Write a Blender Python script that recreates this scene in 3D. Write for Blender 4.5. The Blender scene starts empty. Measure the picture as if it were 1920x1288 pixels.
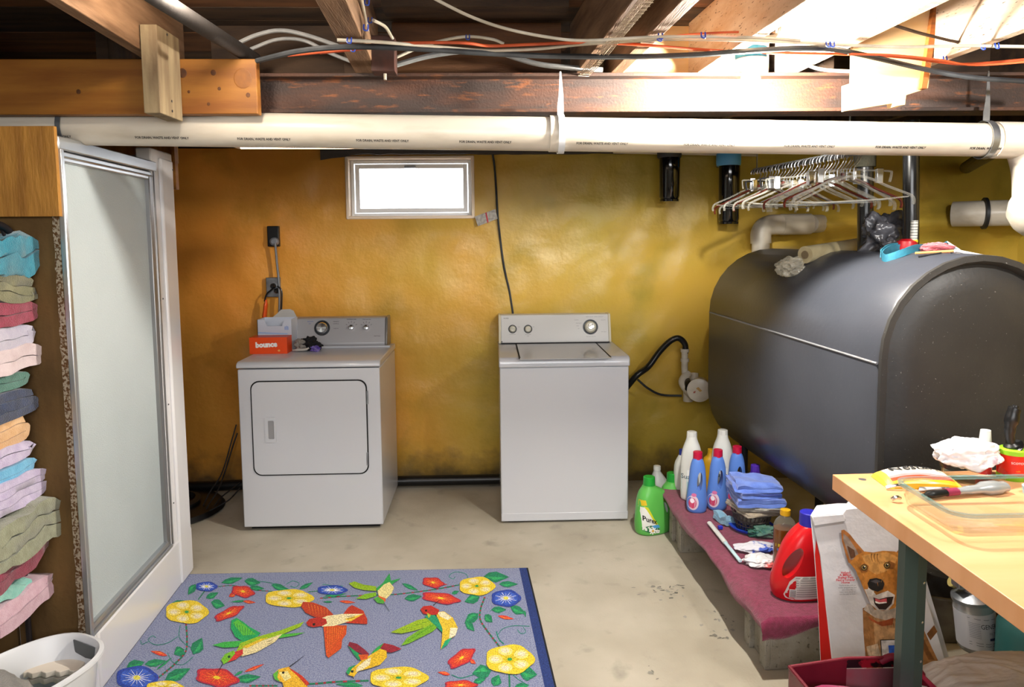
import bpy, bmesh, math, random
import numpy as np
from mathutils import Vector, Matrix, noise
from mathutils.geometry import tessellate_polygon
random.seed(7)
R = math.radians
scene = bpy.context.scene
COL = scene.collection

# ------------------------------------------------------------------ camera, world, lights, exposure
F_PX, PITCH, ROLL, YAW, CAM_H, MID_Y = 1340.0, 5.06, -0.5, -1.8, 1.541, 567.0
cam_data = bpy.data.cameras.new('camera')
cam_data.sensor_width = 36.0
cam_data.lens = F_PX / 1920.0 * 36.0
cam_data.clip_start = 0.05
cam_data.shift_y = -(644.0 - MID_Y) / 1920.0
cam = bpy.data.objects.new('camera', cam_data)
COL.objects.link(cam)
ROT = Matrix.Rotation(R(YAW), 3, 'Z') @ Matrix.Rotation(R(90 - PITCH), 3, 'X') @ Matrix.Rotation(R(ROLL), 3, 'Z')
cam.matrix_world = Matrix.Translation((0, 0, CAM_H)) @ ROT.to_4x4()
scene.camera = cam
EYE = Vector((0, 0, CAM_H))

world = bpy.data.worlds.new('daylight')
world.use_nodes = True
wb = world.node_tree.nodes['Background']
wb.inputs[0].default_value = (0.93, 0.96, 1.0, 1)
wb.inputs[1].default_value = 6.0
scene.world = world
scene.view_settings.view_transform = 'Standard'
scene.view_settings.look = 'None'
scene.view_settings.gamma = 1.0
scene.view_settings.exposure = 0.0
scene.view_settings.use_curve_mapping = False

def area_light(name, loc, target, size, power, col):
    l = bpy.data.lights.new(name, 'AREA'); l.shape = 'RECTANGLE'
    l.size, l.size_y = size; l.energy = power; l.color = col
    o = bpy.data.objects.new(name, l); COL.objects.link(o); o.location = loc
    o.rotation_euler = (Vector(target) - Vector(loc)).to_track_quat('-Z', 'Y').to_euler()
    return o
area_light('fill_light', (0.3, -1.1, 2.0), (0.1, 3.2, 0.7), (2.6, 0.8), 86, (0.98, 0.985, 1.0))  # added soft fill from behind the camera, without a fixture
BULB_POWER = 165.0        # the bare bulb under the joists
GLOBE_POWER = 18.0       # the porcelain globe near the shower

lb = bpy.data.lights.new('table_bulb', 'POINT'); lb.energy = 62; lb.shadow_soft_size = .04; lb.color = (1, .97, .92)   # the second basement bulb, above the table
lo_ = bpy.data.objects.new('table_bulb', lb); COL.objects.link(lo_); lo_.location = (1.7, 1.5, 2.12)

# ------------------------------------------------------------------ a pixel of the photograph turned into a point on a known plane
def ray(x, y):
    return ROT @ Vector(((x - 960) / F_PX, -(y - MID_Y) / F_PX, -1))
def on_z(x, y, z):
    d = ray(x, y); return EYE + d * ((z - CAM_H) / d.z)
def on_y(x, y, Y):
    d = ray(x, y); return EYE + d * (Y / d.y)
def on_x(x, y, X):
    d = ray(x, y); return EYE + d * (X / d.x)
def on_plane(x, y, p, n):
    d = ray(x, y); return EYE + d * ((Vector(p) - EYE).dot(n) / d.dot(n))

# ------------------------------------------------------------------ materials
def lin(h):
    if not isinstance(h, str): return tuple(h)[:3]
    h = h.lstrip('#'); v = [int(h[i:i + 2], 16) / 255 for i in (0, 2, 4)]
    return tuple(c / 12.92 if c <= .04045 else ((c + .055) / 1.055) ** 2.4 for c in v)
MATS = {}
def mt(name, col, rough=.5, metal=0., col2=None, vs=6., vdet=4., stretch=(1, 1, 1), lo=.35, hi=.65, bump=0., bs=60., bstretch=None,
       trans=0., ior=1.45, coat=0., spec=.5, emit=0., sheen=0., alpha=1., col3=None, vs3=30., lo3=.55, hi3=.7, sss=0.):
    m = bpy.data.materials.new(name); m.use_nodes = True
    nt = m.node_tree; N = nt.nodes; L = nt.links; b = N['Principled BSDF']
    b.inputs['Roughness'].default_value = rough; b.inputs['Metallic'].default_value = metal
    b.inputs['Transmission Weight'].default_value = trans; b.inputs['IOR'].default_value = ior
    b.inputs['Coat Weight'].default_value = coat; b.inputs['Specular IOR Level'].default_value = spec
    b.inputs['Sheen Weight'].default_value = sheen; b.inputs['Alpha'].default_value = alpha
    if sss:
        b.inputs['Subsurface Weight'].default_value = sss
    c1 = (*lin(col), 1)
    b.inputs['Base Color'].default_value = c1
    if emit:
        b.inputs['Emission Color'].default_value = c1; b.inputs['Emission Strength'].default_value = emit
    tc = N.new('ShaderNodeTexCoord')
    def noise_fac(scale, st, det, l, h, seed=0.):
        mp = N.new('ShaderNodeMapping'); mp.inputs['Scale'].default_value = st; mp.inputs['Location'].default_value = (seed, seed, 0)
        L.new(tc.outputs['Object'], mp.inputs[0])
        nz = N.new('ShaderNodeTexNoise'); nz.inputs['Scale'].default_value = scale; nz.inputs['Detail'].default_value = det
        L.new(mp.outputs[0], nz.inputs[0])
        mr = N.new('ShaderNodeMapRange'); mr.inputs[1].default_value = l; mr.inputs[2].default_value = h
        L.new(nz.outputs[0], mr.inputs[0]); return mr.outputs[0]
    out = None
    if col2 is not None:
        mx = N.new('ShaderNodeMix'); mx.data_type = 'RGBA'
        mx.inputs[6].default_value = c1; mx.inputs[7].default_value = (*lin(col2), 1)
        L.new(noise_fac(vs, stretch, vdet, lo, hi), mx.inputs[0]); out = mx.outputs[2]
    if col3 is not None:
        mx = N.new('ShaderNodeMix'); mx.data_type = 'RGBA'
        if out: L.new(out, mx.inputs[6])
        else: mx.inputs[6].default_value = c1
        mx.inputs[7].default_value = (*lin(col3), 1)
        L.new(noise_fac(vs3, stretch, 5, lo3, hi3, 3.7), mx.inputs[0]); out = mx.outputs[2]
    if out:
        L.new(out, b.inputs['Base Color'])
    if bump:
        bp = N.new('ShaderNodeBump'); bp.inputs['Distance'].default_value = .004; bp.inputs['Strength'].default_value = bump
        L.new(noise_fac(bs, bstretch or (1, 1, 1), 4, 0, 1, 1.3), bp.inputs['Height']); L.new(bp.outputs[0], b.inputs['Normal'])
    MATS[name] = m
    return m
def clear_mat(name, tint, op=.06, edge=.75, rough=.05, glassy=False):
    """thin clear glass or plastic: see-through face on, reflective towards its edges"""
    m = bpy.data.materials.new(name); m.use_nodes = True
    nt = m.node_tree; N = nt.nodes; L = nt.links; b = N['Principled BSDF']
    b.inputs['Base Color'].default_value = (*lin(tint), 1); b.inputs['Roughness'].default_value = rough; b.inputs['Specular IOR Level'].default_value = .8
    tr = N.new('ShaderNodeBsdfTransparent'); tr.inputs[0].default_value = (.97, .985, .98, 1)
    lw0 = N.new('ShaderNodeLayerWeight'); lw0.inputs[0].default_value = .5
    lw = N.new('ShaderNodeMath'); lw.operation = 'POWER'; lw.inputs[1].default_value = 4.0; L.new(lw0.outputs['Facing'], lw.inputs[0])
    if glassy:
        b = N.new('ShaderNodeBsdfGlossy'); b.inputs[0].default_value = (*lin(tint), 1); b.inputs[1].default_value = rough
    mr = N.new('ShaderNodeMapRange'); mr.inputs[3].default_value = op; mr.inputs[4].default_value = edge
    mx = N.new('ShaderNodeMixShader'); L.new(lw.outputs[0], mr.inputs[0]); L.new(mr.outputs[0], mx.inputs[0])
    L.new(tr.outputs[0], mx.inputs[1]); L.new(b.outputs[0], mx.inputs[2]); L.new(mx.outputs[0], N['Material Output'].inputs[0])
    MATS[name] = m; return m
def print_mat(name, rough=.6, speckle=None, vcol='Col', sp_scale=260., bump=0., metal=0.):
    m = bpy.data.materials.new(name); m.use_nodes = True
    nt = m.node_tree; N = nt.nodes; L = nt.links; b = N['Principled BSDF']
    b.inputs['Roughness'].default_value = rough; b.inputs['Metallic'].default_value = metal
    at = N.new('ShaderNodeAttribute'); at.attribute_name = vcol
    out = at.outputs['Color']
    if speckle:
        tc = N.new('ShaderNodeTexCoord'); nz = N.new('ShaderNodeTexNoise'); nz.inputs['Scale'].default_value = sp_scale
        nz.inputs['Detail'].default_value = 3
        L.new(tc.outputs['Object'], nz.inputs[0])
        mr = N.new('ShaderNodeMapRange'); mr.inputs[1].default_value = .38; mr.inputs[2].default_value = .62
        mr.inputs[3].default_value = 1 - speckle; mr.inputs[4].default_value = 1 + speckle
        L.new(nz.outputs[0], mr.inputs[0])
        vm = N.new('ShaderNodeVectorMath'); vm.operation = 'SCALE'
        L.new(out, vm.inputs[0]); L.new(mr.outputs[0], vm.inputs['Scale']); out = vm.outputs[0]
        if bump:
            bp = N.new('ShaderNodeBump'); bp.inputs['Distance'].default_value = .002; bp.inputs['Strength'].default_value = bump
            L.new(nz.outputs[0], bp.inputs['Height']); L.new(bp.outputs[0], b.inputs['Normal'])
    L.new(out, b.inputs['Base Color'])
    return m
PRINT = print_mat('printed_ink', .5)
PRINT_RUG = print_mat('printed_carpet', .95, .35, sp_scale=230., bump=.5)
PRINT_FUR = print_mat('printed_photo', .45, .22, sp_scale=60.)

# ------------------------------------------------------------------ mesh building
def stamp(o, label=None, cat=None, group=None, kind=None):
    if label: o['label'] = label
    if cat: o['category'] = cat
    if group: o['group'] = group
    if kind: o['kind'] = kind
    return o
def thing(name, label, cat, loc=(0, 0, 0), group=None):
    o = bpy.data.objects.new(name, None); COL.objects.link(o)
    o.location = loc; o.empty_display_size = .05
    return stamp(o, label, cat, group)
def frame_of(d):
    d = d.normalized(); up = Vector((0, 0, 1)) if abs(d.z) < .9 else Vector((1, 0, 0))
    a = d.cross(up).normalized(); return a, a.cross(d).normalized()
def spline(pts, n=6):
    pts = [Vector(p) for p in pts]
    if len(pts) < 3: return pts
    P = [pts[0] * 2 - pts[1]] + pts + [pts[-1] * 2 - pts[-2]]; out = []
    for i in range(1, len(P) - 2):
        for k in range(n):
            t = k / n
            out.append(.5 * ((2 * P[i]) + (-P[i - 1] + P[i + 1]) * t + (2 * P[i - 1] - 5 * P[i] + 4 * P[i + 1] - P[i + 2]) * t * t
                             + (-P[i - 1] + 3 * P[i] - 3 * P[i + 1] + P[i + 2]) * t ** 3))
    out.append(pts[-1]); return out
class MB:
    def __init__(s): s.v = []; s.f = []; s.c = []; s.mi = []
    def add(s, vs, fs, col=None, mi=0, M=None):
        b = len(s.v)
        s.v += [(M @ Vector(v)) if M else Vector(v) for v in vs]
        s.f += [tuple(i + b for i in f) for f in fs]
        s.c += [col] * len(fs); s.mi += [mi] * len(fs); return s
    def box(s, x0, x1, y0, y1, z0, z1, M=None, col=None, mi=0):
        v = [(x, y, z) for z in (z0, z1) for y in (y0, y1) for x in (x0, x1)]
        return s.add(v, [(0, 2, 3, 1), (4, 5, 7, 6), (0, 1, 5, 4), (2, 6, 7, 3), (0, 4, 6, 2), (1, 3, 7, 5)], col, mi, M)
    def loft(s, rings, caps=True, closed=True, col=None, mi=0, M=None):
        n = len(rings[0]); v = [p for r in rings for p in r]; f = []
        for i in range(len(rings) - 1):
            for j in range(n if closed else n - 1):
                k = (j + 1) % n
                f.append((i * n + j, i * n + k, (i + 1) * n + k, (i + 1) * n + j))
        if caps:
            f.append(tuple(range(n - 1, -1, -1))); f.append(tuple((len(rings) - 1) * n + j for j in range(n)))
        return s.add(v, f, col, mi, M)
    def tube(s, path, r, seg=8, smooth=0, caps=True, flat=1., col=None, mi=0):
        path = spline(path, smooth) if smooth else [Vector(p) for p in path]
        n = len(path); rr = r if isinstance(r, (list, tuple)) else [r] * n
        if len(rr) != n: rr = [rr[min(len(rr) - 1, int(i / (n - 1) * (len(rr) - 1) + .5))] for i in range(n)]
        rings = []; a = None
        for i in range(n):
            d = path[min(i + 1, n - 1)] - path[max(i - 1, 0)]
            if d.length < 1e-9: d = Vector((0, 0, 1))
            if a is None: a, b = frame_of(d)
            else:
                d.normalize(); a = (a - d * a.dot(d)).normalized(); b = a.cross(d)
            rings.append([path[i] + (a * math.cos(t) + b * math.sin(t) * flat) * rr[i] for t in [2 * math.pi * k / seg for k in range(seg)]])
        return s.loft(rings, caps, col=col, mi=mi)
    def lathe(s, prof, seg=24, c=(0, 0, 0), axis=None, col=None, mi=0, sx=1., sy=1.):
        M = Matrix.Translation(c)
        if axis is not None: M = M @ Vector(axis).to_track_quat('Z', 'Y').to_matrix().to_4x4()
        rings = [[(r * math.cos(2 * math.pi * k / seg) * sx, r * math.sin(2 * math.pi * k / seg) * sy, z) for k in range(seg)] for r, z in prof]
        return s.loft(rings, True, col=col, mi=mi, M=M)
    def prism(s, poly, d, M=None, col=None, mi=0):
        """poly: 3-D points in a plane; d: extrusion vector"""
        n = len(poly); poly = [Vector(p) for p in poly]; d = Vector(d)
        v = poly + [p + d for p in poly]
        tri = tessellate_polygon([poly])
        f = [tuple(t) for t in tri] + [tuple(i + n for i in reversed(t)) for t in tri]
        f += [(i, (i + 1) % n, (i + 1) % n + n, i + n) for i in range(n)]
        return s.add(v, f, col, mi, M)
    def grid(s, fn, nu, nv, col=None, mi=0, skip=None):
        v = [fn(i / nu, j / nv) for j in range(nv + 1) for i in range(nu + 1)]
        f = [(j * (nu + 1) + i, j * (nu + 1) + i + 1, (j + 1) * (nu + 1) + i + 1, (j + 1) * (nu + 1) + i)
             for j in range(nv) for i in range(nu) if not (skip and skip(i, j))]
        return s.add(v, f, col, mi)
    def build(s, name, mats, parent=None, bevel=0., sub=0, solid=0., smooth=40, label=None, cat=None, group=None, kind=None, recalc=True, origin=None):
        if not isinstance(mats, (list, tuple)): mats = [mats]
        me = bpy.data.meshes.new(name)
        if parent is not None: off = Vector(parent_offset(parent))
        elif origin is not None: off = Vector(origin)
        else:
            xs = [p.x for p in s.v]; ys = [p.y for p in s.v]; zs = [p.z for p in s.v]
            off = Vector(((min(xs) + max(xs)) / 2, (min(ys) + max(ys)) / 2, min(zs)))
        me.from_pydata([tuple(p - off) for p in s.v], [], s.f)
        for m in mats: me.materials.append(m)
        if any(s.mi): me.polygons.foreach_set('material_index', s.mi)
        if any(c is not None for c in s.c):
            ca = me.color_attributes.new('Col', 'FLOAT_COLOR', 'CORNER')
            cols = []
            cache = {}
            for p, c in zip(me.polygons, s.c):
                if c not in cache: cache[c] = (*lin(c or '#ffffff'), 1)
                cols += list(cache[c]) * p.loop_total
            ca.data.foreach_set('color', cols)
        if recalc:
            bm = bmesh.new(); bm.from_mesh(me); bmesh.ops.recalc_face_normals(bm, faces=bm.faces); bm.to_mesh(me); bm.free()
        if smooth:
            me.polygons.foreach_set('use_smooth', [True] * len(me.polygons))
            me.set_sharp_from_angle(angle=R(smooth))
        me.update()
        o = bpy.data.objects.new(name, me); COL.objects.link(o)
        if parent is not None: o.parent = parent
        else: o.location = off
        OFF[o.name] = off
        if solid:
            m = o.modifiers.new('thickness', 'SOLIDIFY'); m.thickness = solid; m.offset = 0
        if bevel:
            m = o.modifiers.new('edges', 'BEVEL'); m.width = bevel; m.segments = 2; m.limit_method = 'ANGLE'; m.angle_limit = R(35)
        if sub:
            m = o.modifiers.new('sub', 'SUBSURF'); m.levels = sub; m.render_levels = sub
        return stamp(o, label, cat, group, kind)
OFF = {}
def parent_offset(p):
    if p.name in OFF and p.type == 'MESH': return OFF[p.name]
    return tuple(p.location)
def copy_tree(o, parent=None):
    c = o.copy(); COL.objects.link(c); c.parent = parent
    for ch in list(o.children): copy_tree(ch, c)
    return c
def carve(o, cutter):
    """boolean difference applied to the mesh of o; the cutter is removed"""
    m = o.modifiers.new('cut', 'BOOLEAN'); m.operation = 'DIFFERENCE'; m.object = cutter; m.solver = 'EXACT'
    bpy.context.view_layer.update()
    me = bpy.data.meshes.new_from_object(o.evaluated_get(bpy.context.evaluated_depsgraph_get()))
    o.modifiers.clear(); o.data = me; bpy.data.objects.remove(cutter)
    me.polygons.foreach_set('use_smooth', [True] * len(me.polygons)); me.set_sharp_from_angle(angle=R(50))
def rrect(w, h, r, n=5, cx=0., cy=0.):
    out = []
    for sx, sy, a0 in ((1, 1, 0), (-1, 1, 90), (-1, -1, 180), (1, -1, 270)):
        for k in range(n + 1):
            a = R(a0 + 90 * k / n)
            out.append((cx + sx * (w / 2 - r) + r * math.cos(a), cy + sy * (h / 2 - r) + r * math.sin(a)))
    return out
def sup(rx, ry, n=2.6, seg=32, cx=0., cy=0., z=0.):
    out = []
    for k in range(seg):
        t = 2 * math.pi * k / seg; c, s_ = math.cos(t), math.sin(t)
        out.append((cx + rx * math.copysign(abs(c) ** (2 / n), c), cy + ry * math.copysign(abs(s_) ** (2 / n), s_), z))
    return out
# flat print: polygons drawn by a mapper (u, v, layer) -> point
class Art:
    def __init__(s, mapper, cuts=0): s.m = mapper; s.mb = MB(); s.layer = 0; s.cuts = cuts
    def poly(s, pts, col):
        s.layer += 1
        tri = tessellate_polygon([[Vector((p[0], p[1], 0)) for p in pts]])
        if s.cuts:
            bm = bmesh.new(); vv = [bm.verts.new((p[0], p[1], 0)) for p in pts]
            for t in tri:
                try: bm.faces.new([vv[i] for i in t])
                except ValueError: pass
            bmesh.ops.subdivide_edges(bm, edges=bm.edges, cuts=s.cuts, use_grid_fill=True)
            bmesh.ops.triangulate(bm, faces=bm.faces)
            bm.verts.index_update()
            s.mb.add([s.m(v.co.x, v.co.y, s.layer) for v in bm.verts], [tuple(v.index for v in f.verts) for f in bm.faces], col); bm.free()
        else:
            s.mb.add([s.m(p[0], p[1], s.layer) for p in pts], [tuple(t) for t in tri], col)
    def blob(s, cx, cy, rx, ry, col, rot=0., petals=0, amp=.12, n=36, jit=0.):
        c, sn = math.cos(R(rot)), math.sin(R(rot)); pts = []
        for k in range(n):
            t = 2 * math.pi * k / n
            q = 1 + (amp * math.cos(petals * t) if petals else 0) + random.uniform(-jit, jit)
            x, y = rx * q * math.cos(t), ry * q * math.sin(t)
            pts.append((cx + x * c - y * sn, cy + x * sn + y * c))
        s.poly(pts, col)
    def line(s, pts, w, col, w2=None, smooth=5):
        P = spline([(p[0], p[1], 0) for p in pts], smooth) if smooth and len(pts) > 2 else [Vector((p[0], p[1], 0)) for p in pts]
        n = len(P); L_, R_ = [], []
        for i, p in enumerate(P):
            d = (P[min(i + 1, n - 1)] - P[max(i - 1, 0)]).normalized(); q = Vector((-d.y, d.x, 0))
            ww = w if w2 is None else w + (w2 - w) * i / (n - 1)
            L_.append(p + q * ww / 2); R_.append(p - q * ww / 2)
        s.layer += 1
        s.mb.add([s.m(p.x, p.y, s.layer) for p in L_ + R_], [(i, i + 1, n + i + 1, n + i) for i in range(n - 1)], col)
    def build(s, name, parent, mat=None, **k):
        return s.mb.build(name, mat or PRINT, parent, smooth=0, recalc=False, **k)
def lettering(txt, size, mapper, mat, parent, name='lettering', align='CENTER', shear=0., bold=0., sx=1.):
    cu = bpy.data.curves.new('t', 'FONT'); cu.body = txt; cu.size = size; cu.align_x = align; cu.align_y = 'CENTER'
    cu.shear = shear; cu.offset = bold; cu.resolution_u = 2
    tmp = bpy.data.objects.new('t', cu)
    me0 = tmp.to_mesh()
    vs = [mapper(v.co.x * sx, v.co.y, 0) for v in me0.vertices]; fs = [tuple(p.vertices) for p in me0.polygons]
    tmp.to_mesh_clear(); bpy.data.objects.remove(tmp); bpy.data.curves.remove(cu)
    mb = MB().add(vs, fs)
    return mb.build(name, mat, parent, smooth=0, recalc=False)
def plane_map(o, ux, vy, lift=0.0004):
    o = Vector(o); ux = Vector(ux).normalized(); vy = Vector(vy).normalized(); n = ux.cross(vy)
    return lambda u, v, l=0: o + ux * u + vy * v + n * (lift + l * 4e-5)
def nz(p, s=1., seed=0.):
    return noise.noise(Vector((p[0] * s + seed, p[1] * s + seed * 1.7, p[2] * s - seed)))
# ================================================================== THE SETTING
WALL_Y = 4.42
foam = mt('sprayed_foam', '#d39e48', .38, col2='#c6a04a', vs=1.3, lo=.35, hi=.65, col3='#ab8a38', vs3=3.2, lo3=.55, hi3=.8, bump=.55, bs=38, spec=.4)
# the foam is more orange towards the dryer, yellower towards the tank
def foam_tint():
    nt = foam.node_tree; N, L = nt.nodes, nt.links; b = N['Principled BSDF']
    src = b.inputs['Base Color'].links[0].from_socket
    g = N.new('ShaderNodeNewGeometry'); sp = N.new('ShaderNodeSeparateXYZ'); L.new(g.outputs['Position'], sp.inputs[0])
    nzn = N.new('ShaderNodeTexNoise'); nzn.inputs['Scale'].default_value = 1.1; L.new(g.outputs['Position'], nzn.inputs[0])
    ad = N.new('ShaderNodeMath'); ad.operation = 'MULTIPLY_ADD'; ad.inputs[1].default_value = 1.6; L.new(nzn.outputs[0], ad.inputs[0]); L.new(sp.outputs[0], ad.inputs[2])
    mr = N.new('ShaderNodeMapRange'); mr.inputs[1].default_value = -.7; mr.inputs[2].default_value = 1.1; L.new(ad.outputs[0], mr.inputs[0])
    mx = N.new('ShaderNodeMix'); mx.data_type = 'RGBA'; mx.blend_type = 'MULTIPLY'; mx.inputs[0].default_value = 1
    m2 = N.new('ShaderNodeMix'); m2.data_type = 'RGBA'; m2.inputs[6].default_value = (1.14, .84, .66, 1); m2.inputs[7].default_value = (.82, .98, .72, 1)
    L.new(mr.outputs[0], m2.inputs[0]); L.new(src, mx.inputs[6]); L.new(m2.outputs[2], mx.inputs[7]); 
    # dirt splashed along the foot of the wall
    dn = N.new('ShaderNodeTexNoise'); dn.inputs['Scale'].default_value = 9; dn.inputs['Detail'].default_value = 6; L.new(g.outputs['Position'], dn.inputs[0])
    dm = N.new('ShaderNodeMath'); dm.operation = 'MULTIPLY_ADD'; dm.inputs[1].default_value = -.35; L.new(dn.outputs[0], dm.inputs[0]); L.new(sp.outputs[2], dm.inputs[2])
    dr_ = N.new('ShaderNodeMapRange'); dr_.inputs[1].default_value = -.14; dr_.inputs[2].default_value = .06; dr_.inputs[3].default_value = .85; dr_.inputs[4].default_value = 0; L.new(dm.outputs[0], dr_.inputs[0])
    m3 = N.new('ShaderNodeMix'); m3.data_type = 'RGBA'; m3.inputs[7].default_value = (*lin('#4a4130'), 1)
    L.new(dr_.outputs[0], m3.inputs[0]); L.new(mx.outputs[2], m3.inputs[6]); L.new(m3.outputs[2], b.inputs['Base Color'])
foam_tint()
concrete = mt('concrete_floor', '#b9b2a2', .75, col2='#a39b8a', vs=2.2, col3='#8a8578', vs3=9, lo3=.6, hi3=.85, bump=.35, bs=90)
dark_wood = mt('old_dark_wood', '#4a3726', .85, col2='#2c2018', vs=3, stretch=(1, 6, 6), bump=.5, bs=30, bstretch=(1, 12, 12))
joist_wood = mt('joist_wood', '#86664a', .8, col2='#5c4129', vs=3, stretch=(9, 1, 9), col3='#5d4029', vs3=2.5, lo3=.6, hi3=.8, bump=.5, bs=20, bstretch=(14, 1, 14))
pale_joist = mt('whitened_joist_wood', '#d8c9b4', .85, col2='#b89a78', vs=4, stretch=(5, 1, 5), col3='#5a4a3a', vs3=38, lo3=.62, hi3=.7, bump=.6, bs=45)
pine = mt('yellow_pine', '#93601d', .55, col2='#78450b', vs=2.2, stretch=(1, 6, 9), bump=.12, bs=30, bstretch=(1, 14, 14))
knot = mt('pine_knot', '#5f3409', .6, col2='#3d2006', vs=40)
greywood = mt('weathered_wood', '#8a7a5c', .8, col2='#6a5840', vs=4, stretch=(8, 8, 1), bump=.4, bs=40)
plyd = mt('ochre_plywood', '#a9772f', .7, col2='#8a5c1e', vs=4, stretch=(7, 1, 1.2), bump=.8, bs=26, bstretch=(4, 4, .8))
plyl = mt('pale_plywood', '#d8bb8c', .7, col2='#cba874', vs=4, stretch=(1, 1, 5), bump=.1)
ply_edge = mt('plywood_edge', '#a05a1c', .7, col2='#74400f', vs=4, stretch=(1, 1, 20))
fiber = mt('brown_fibreboard', '#6b5029', .9, col2='#523b1c', vs=2.5, stretch=(3, 1, 1), bump=.5, bs=60)
fleck = mt('peeling_edge', '#a39681', .9, col2='#573a1a', vs=120, lo=.44, hi=.56, bump=.8, bs=60)
rust = mt('rusty_steel', '#3d312c', .7, col2='#55382a', vs=3, stretch=(1, 1, 5), lo=.42, hi=.62, col3='#7a4a2c', vs3=14, lo3=.58, hi3=.72, bump=.5, bs=120, metal=.15)
white_pvc = mt('white_pvc', '#c6beb0', .32, col2='#b0a695', vs=4, stretch=(1, 4, 4), lo=.5, hi=.75, spec=.5)
galv = mt('galvanised_metal', '#a9adb2', .35, metal=.9, col2='#8b9096', vs=22)
darkmetal = mt('dark_metal', '#3a3c3f', .45, metal=.7)
chrome = mt('bright_metal', '#d6d8da', .18, metal=1.)
alu = mt('aluminium', '#c3c6c9', .28, metal=.9)
blackp = mt('black_plastic', '#111214', .35)
greyp = mt('grey_plastic', '#777a80', .5)
white_enamel = mt('white_enamel', '#c3c5cb', .22, spec=.5, coat=.3)
white_paint = mt('white_paint', '#d8d6d2', .5, bump=.1, bs=30)
frp = mt('white_fibreglass', '#d9d8da', .25, coat=.3)
gap = mt('dark_gap', '#101012', .9)
silver = mt('silver_panel', '#a5a4a7', .4, metal=.15)
label_ink = mt('black_ink', '#17181c', .6)
grey_ink = mt('grey_ink', '#75757c', .6)
white_ink = mt('white_ink', '#f2f2f0', .5)
red_ink = mt('red_ink', '#c2263a', .6)
block_mat = mt('concrete_block', '#9c978c', .95, col2='#857f72', vs=14, col3='#5f5a50', vs3=60, lo3=.6, hi3=.7, bump=1., bs=120)
foam_white = mt('pale_foam', '#c9b98a', .7, col2='#b3992e', vs=5, bump=.6, bs=30)

# floor
mb = MB(); mb.box(-3.2, 3.4, -2.6, 4.7, -.1, 0)
floor = mb.build('floor', concrete, kind='structure', smooth=0)
a = Art(lambda u, v, l: Vector((u, v, .0006 + l * 1e-5)))
for cx, cy, n_, r_ in ((.72, 2.95, 16, .05), (.9, 2.75, 10, .05), (.78, 3.0, 14, .03), (.55, 2.4, 5, .015), (.88, 2.62, 9, .03)):
    for k in range(n_):
        a.blob(cx + random.gauss(0, r_), cy + random.gauss(0, r_), random.uniform(.002, .012), random.uniform(.002, .01), random.choice(['#77746b', '#8b887e', '#5f5d56']), rot=random.uniform(0, 90), jit=.35, n=12)
stamp(a.build('floor_stain', floor), kind='stuff')
# back wall with a window opening, sprayed foam surface
WX0, WX1, WZ0, WZ1 = -.853, -.096, 1.681, 2.037
def lines(a_, b_, st, *must):
    n = int(round((b_ - a_) / st)); v = [a_ + (b_ - a_) * i / n for i in range(n + 1)]
    for m in must:
        i = min(range(len(v)), key=lambda k: abs(v[k] - m)); v[i] = m
    return v
xs = lines(-3.0, 3.3, .03, WX0, WX1); zs = lines(0, 2.10, .03, WZ0, WZ1)
def foam_y(x, z):
    p = (x, 0, z)
    d = .022 * nz(p, 1.6, 2) + .014 * nz(p, 5, 7) + .005 * nz(p, 14, 3)
    if z < .5: d += .02 * (.5 - z) * nz(p, 9, 11)
    hole = max(max(WX0 - x, x - WX1), max(WZ0 - z, z - WZ1))
    k = min(1, max(0, hole / .1)); d = d * k - .012 * (1 - k)
    # horizontal roll of foam over the drain pipe, and the ledge below it
    if x > 1.75:
        t = min(1, (x - 1.75) / .15)
        d -= t * .15 * math.exp(-((z - 1.62) / .085) ** 2) + t * .05 * math.exp(-((z - 1.30) / .22) ** 2)
    if x > 2.3: d -= min(1, (x - 2.3) / .4) * .06 * (.5 + .5 * math.sin(x * 5 + z * 7))
    return WALL_Y + d
mb = MB(); nx = len(xs)
vs = [(x, foam_y(x, z), z) for z in zs for x in xs]; fs = []
for j in range(len(zs) - 1):
    for i in range(nx - 1):
        if xs[i] >= WX0 - 1e-6 and xs[i + 1] <= WX1 + 1e-6 and zs[j] >= WZ0 - 1e-6 and zs[j + 1] <= WZ1 + 1e-6: continue
        fs.append((j * nx + i, j * nx + i + 1, (j + 1) * nx + i + 1, (j + 1) * nx + i))
mb.add(vs, fs)
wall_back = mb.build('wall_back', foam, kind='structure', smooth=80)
# concrete behind the foam closes the room round the window
mb = MB(); Yw = WALL_Y + .05
mb.box(-3.0, WX0 - .03, Yw, Yw + .2, 0, 2.4); mb.box(WX1 + .03, 3.4, Yw, Yw + .2, 0, 2.4)
mb.box(WX0 - .03, WX1 + .03, Yw, Yw + .2, 0, WZ0 - .03); mb.box(WX0 - .03, WX1 + .03, Yw, Yw + .2, WZ1 + .02, 2.4)
mb.build('masonry', concrete, wall_back, smooth=0)
mb = MB(); mb.box(-3.2, -3.0, -2.6, 4.7, 0, 2.4); mb.build('wall_left', concrete, kind='structure')
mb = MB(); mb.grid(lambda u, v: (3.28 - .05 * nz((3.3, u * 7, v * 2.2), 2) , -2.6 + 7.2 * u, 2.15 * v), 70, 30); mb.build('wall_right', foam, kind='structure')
mb = MB(); mb.box(3.36, 3.5, -2.6, 4.7, 0, 2.4); mb.build('wall_right_masonry', concrete, kind='structure')
mb = MB(); mb.box(-3.2, 3.4, -2.7, -2.6, 0, 2.4); mb.build('wall_front', white_paint, kind='structure')

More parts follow.
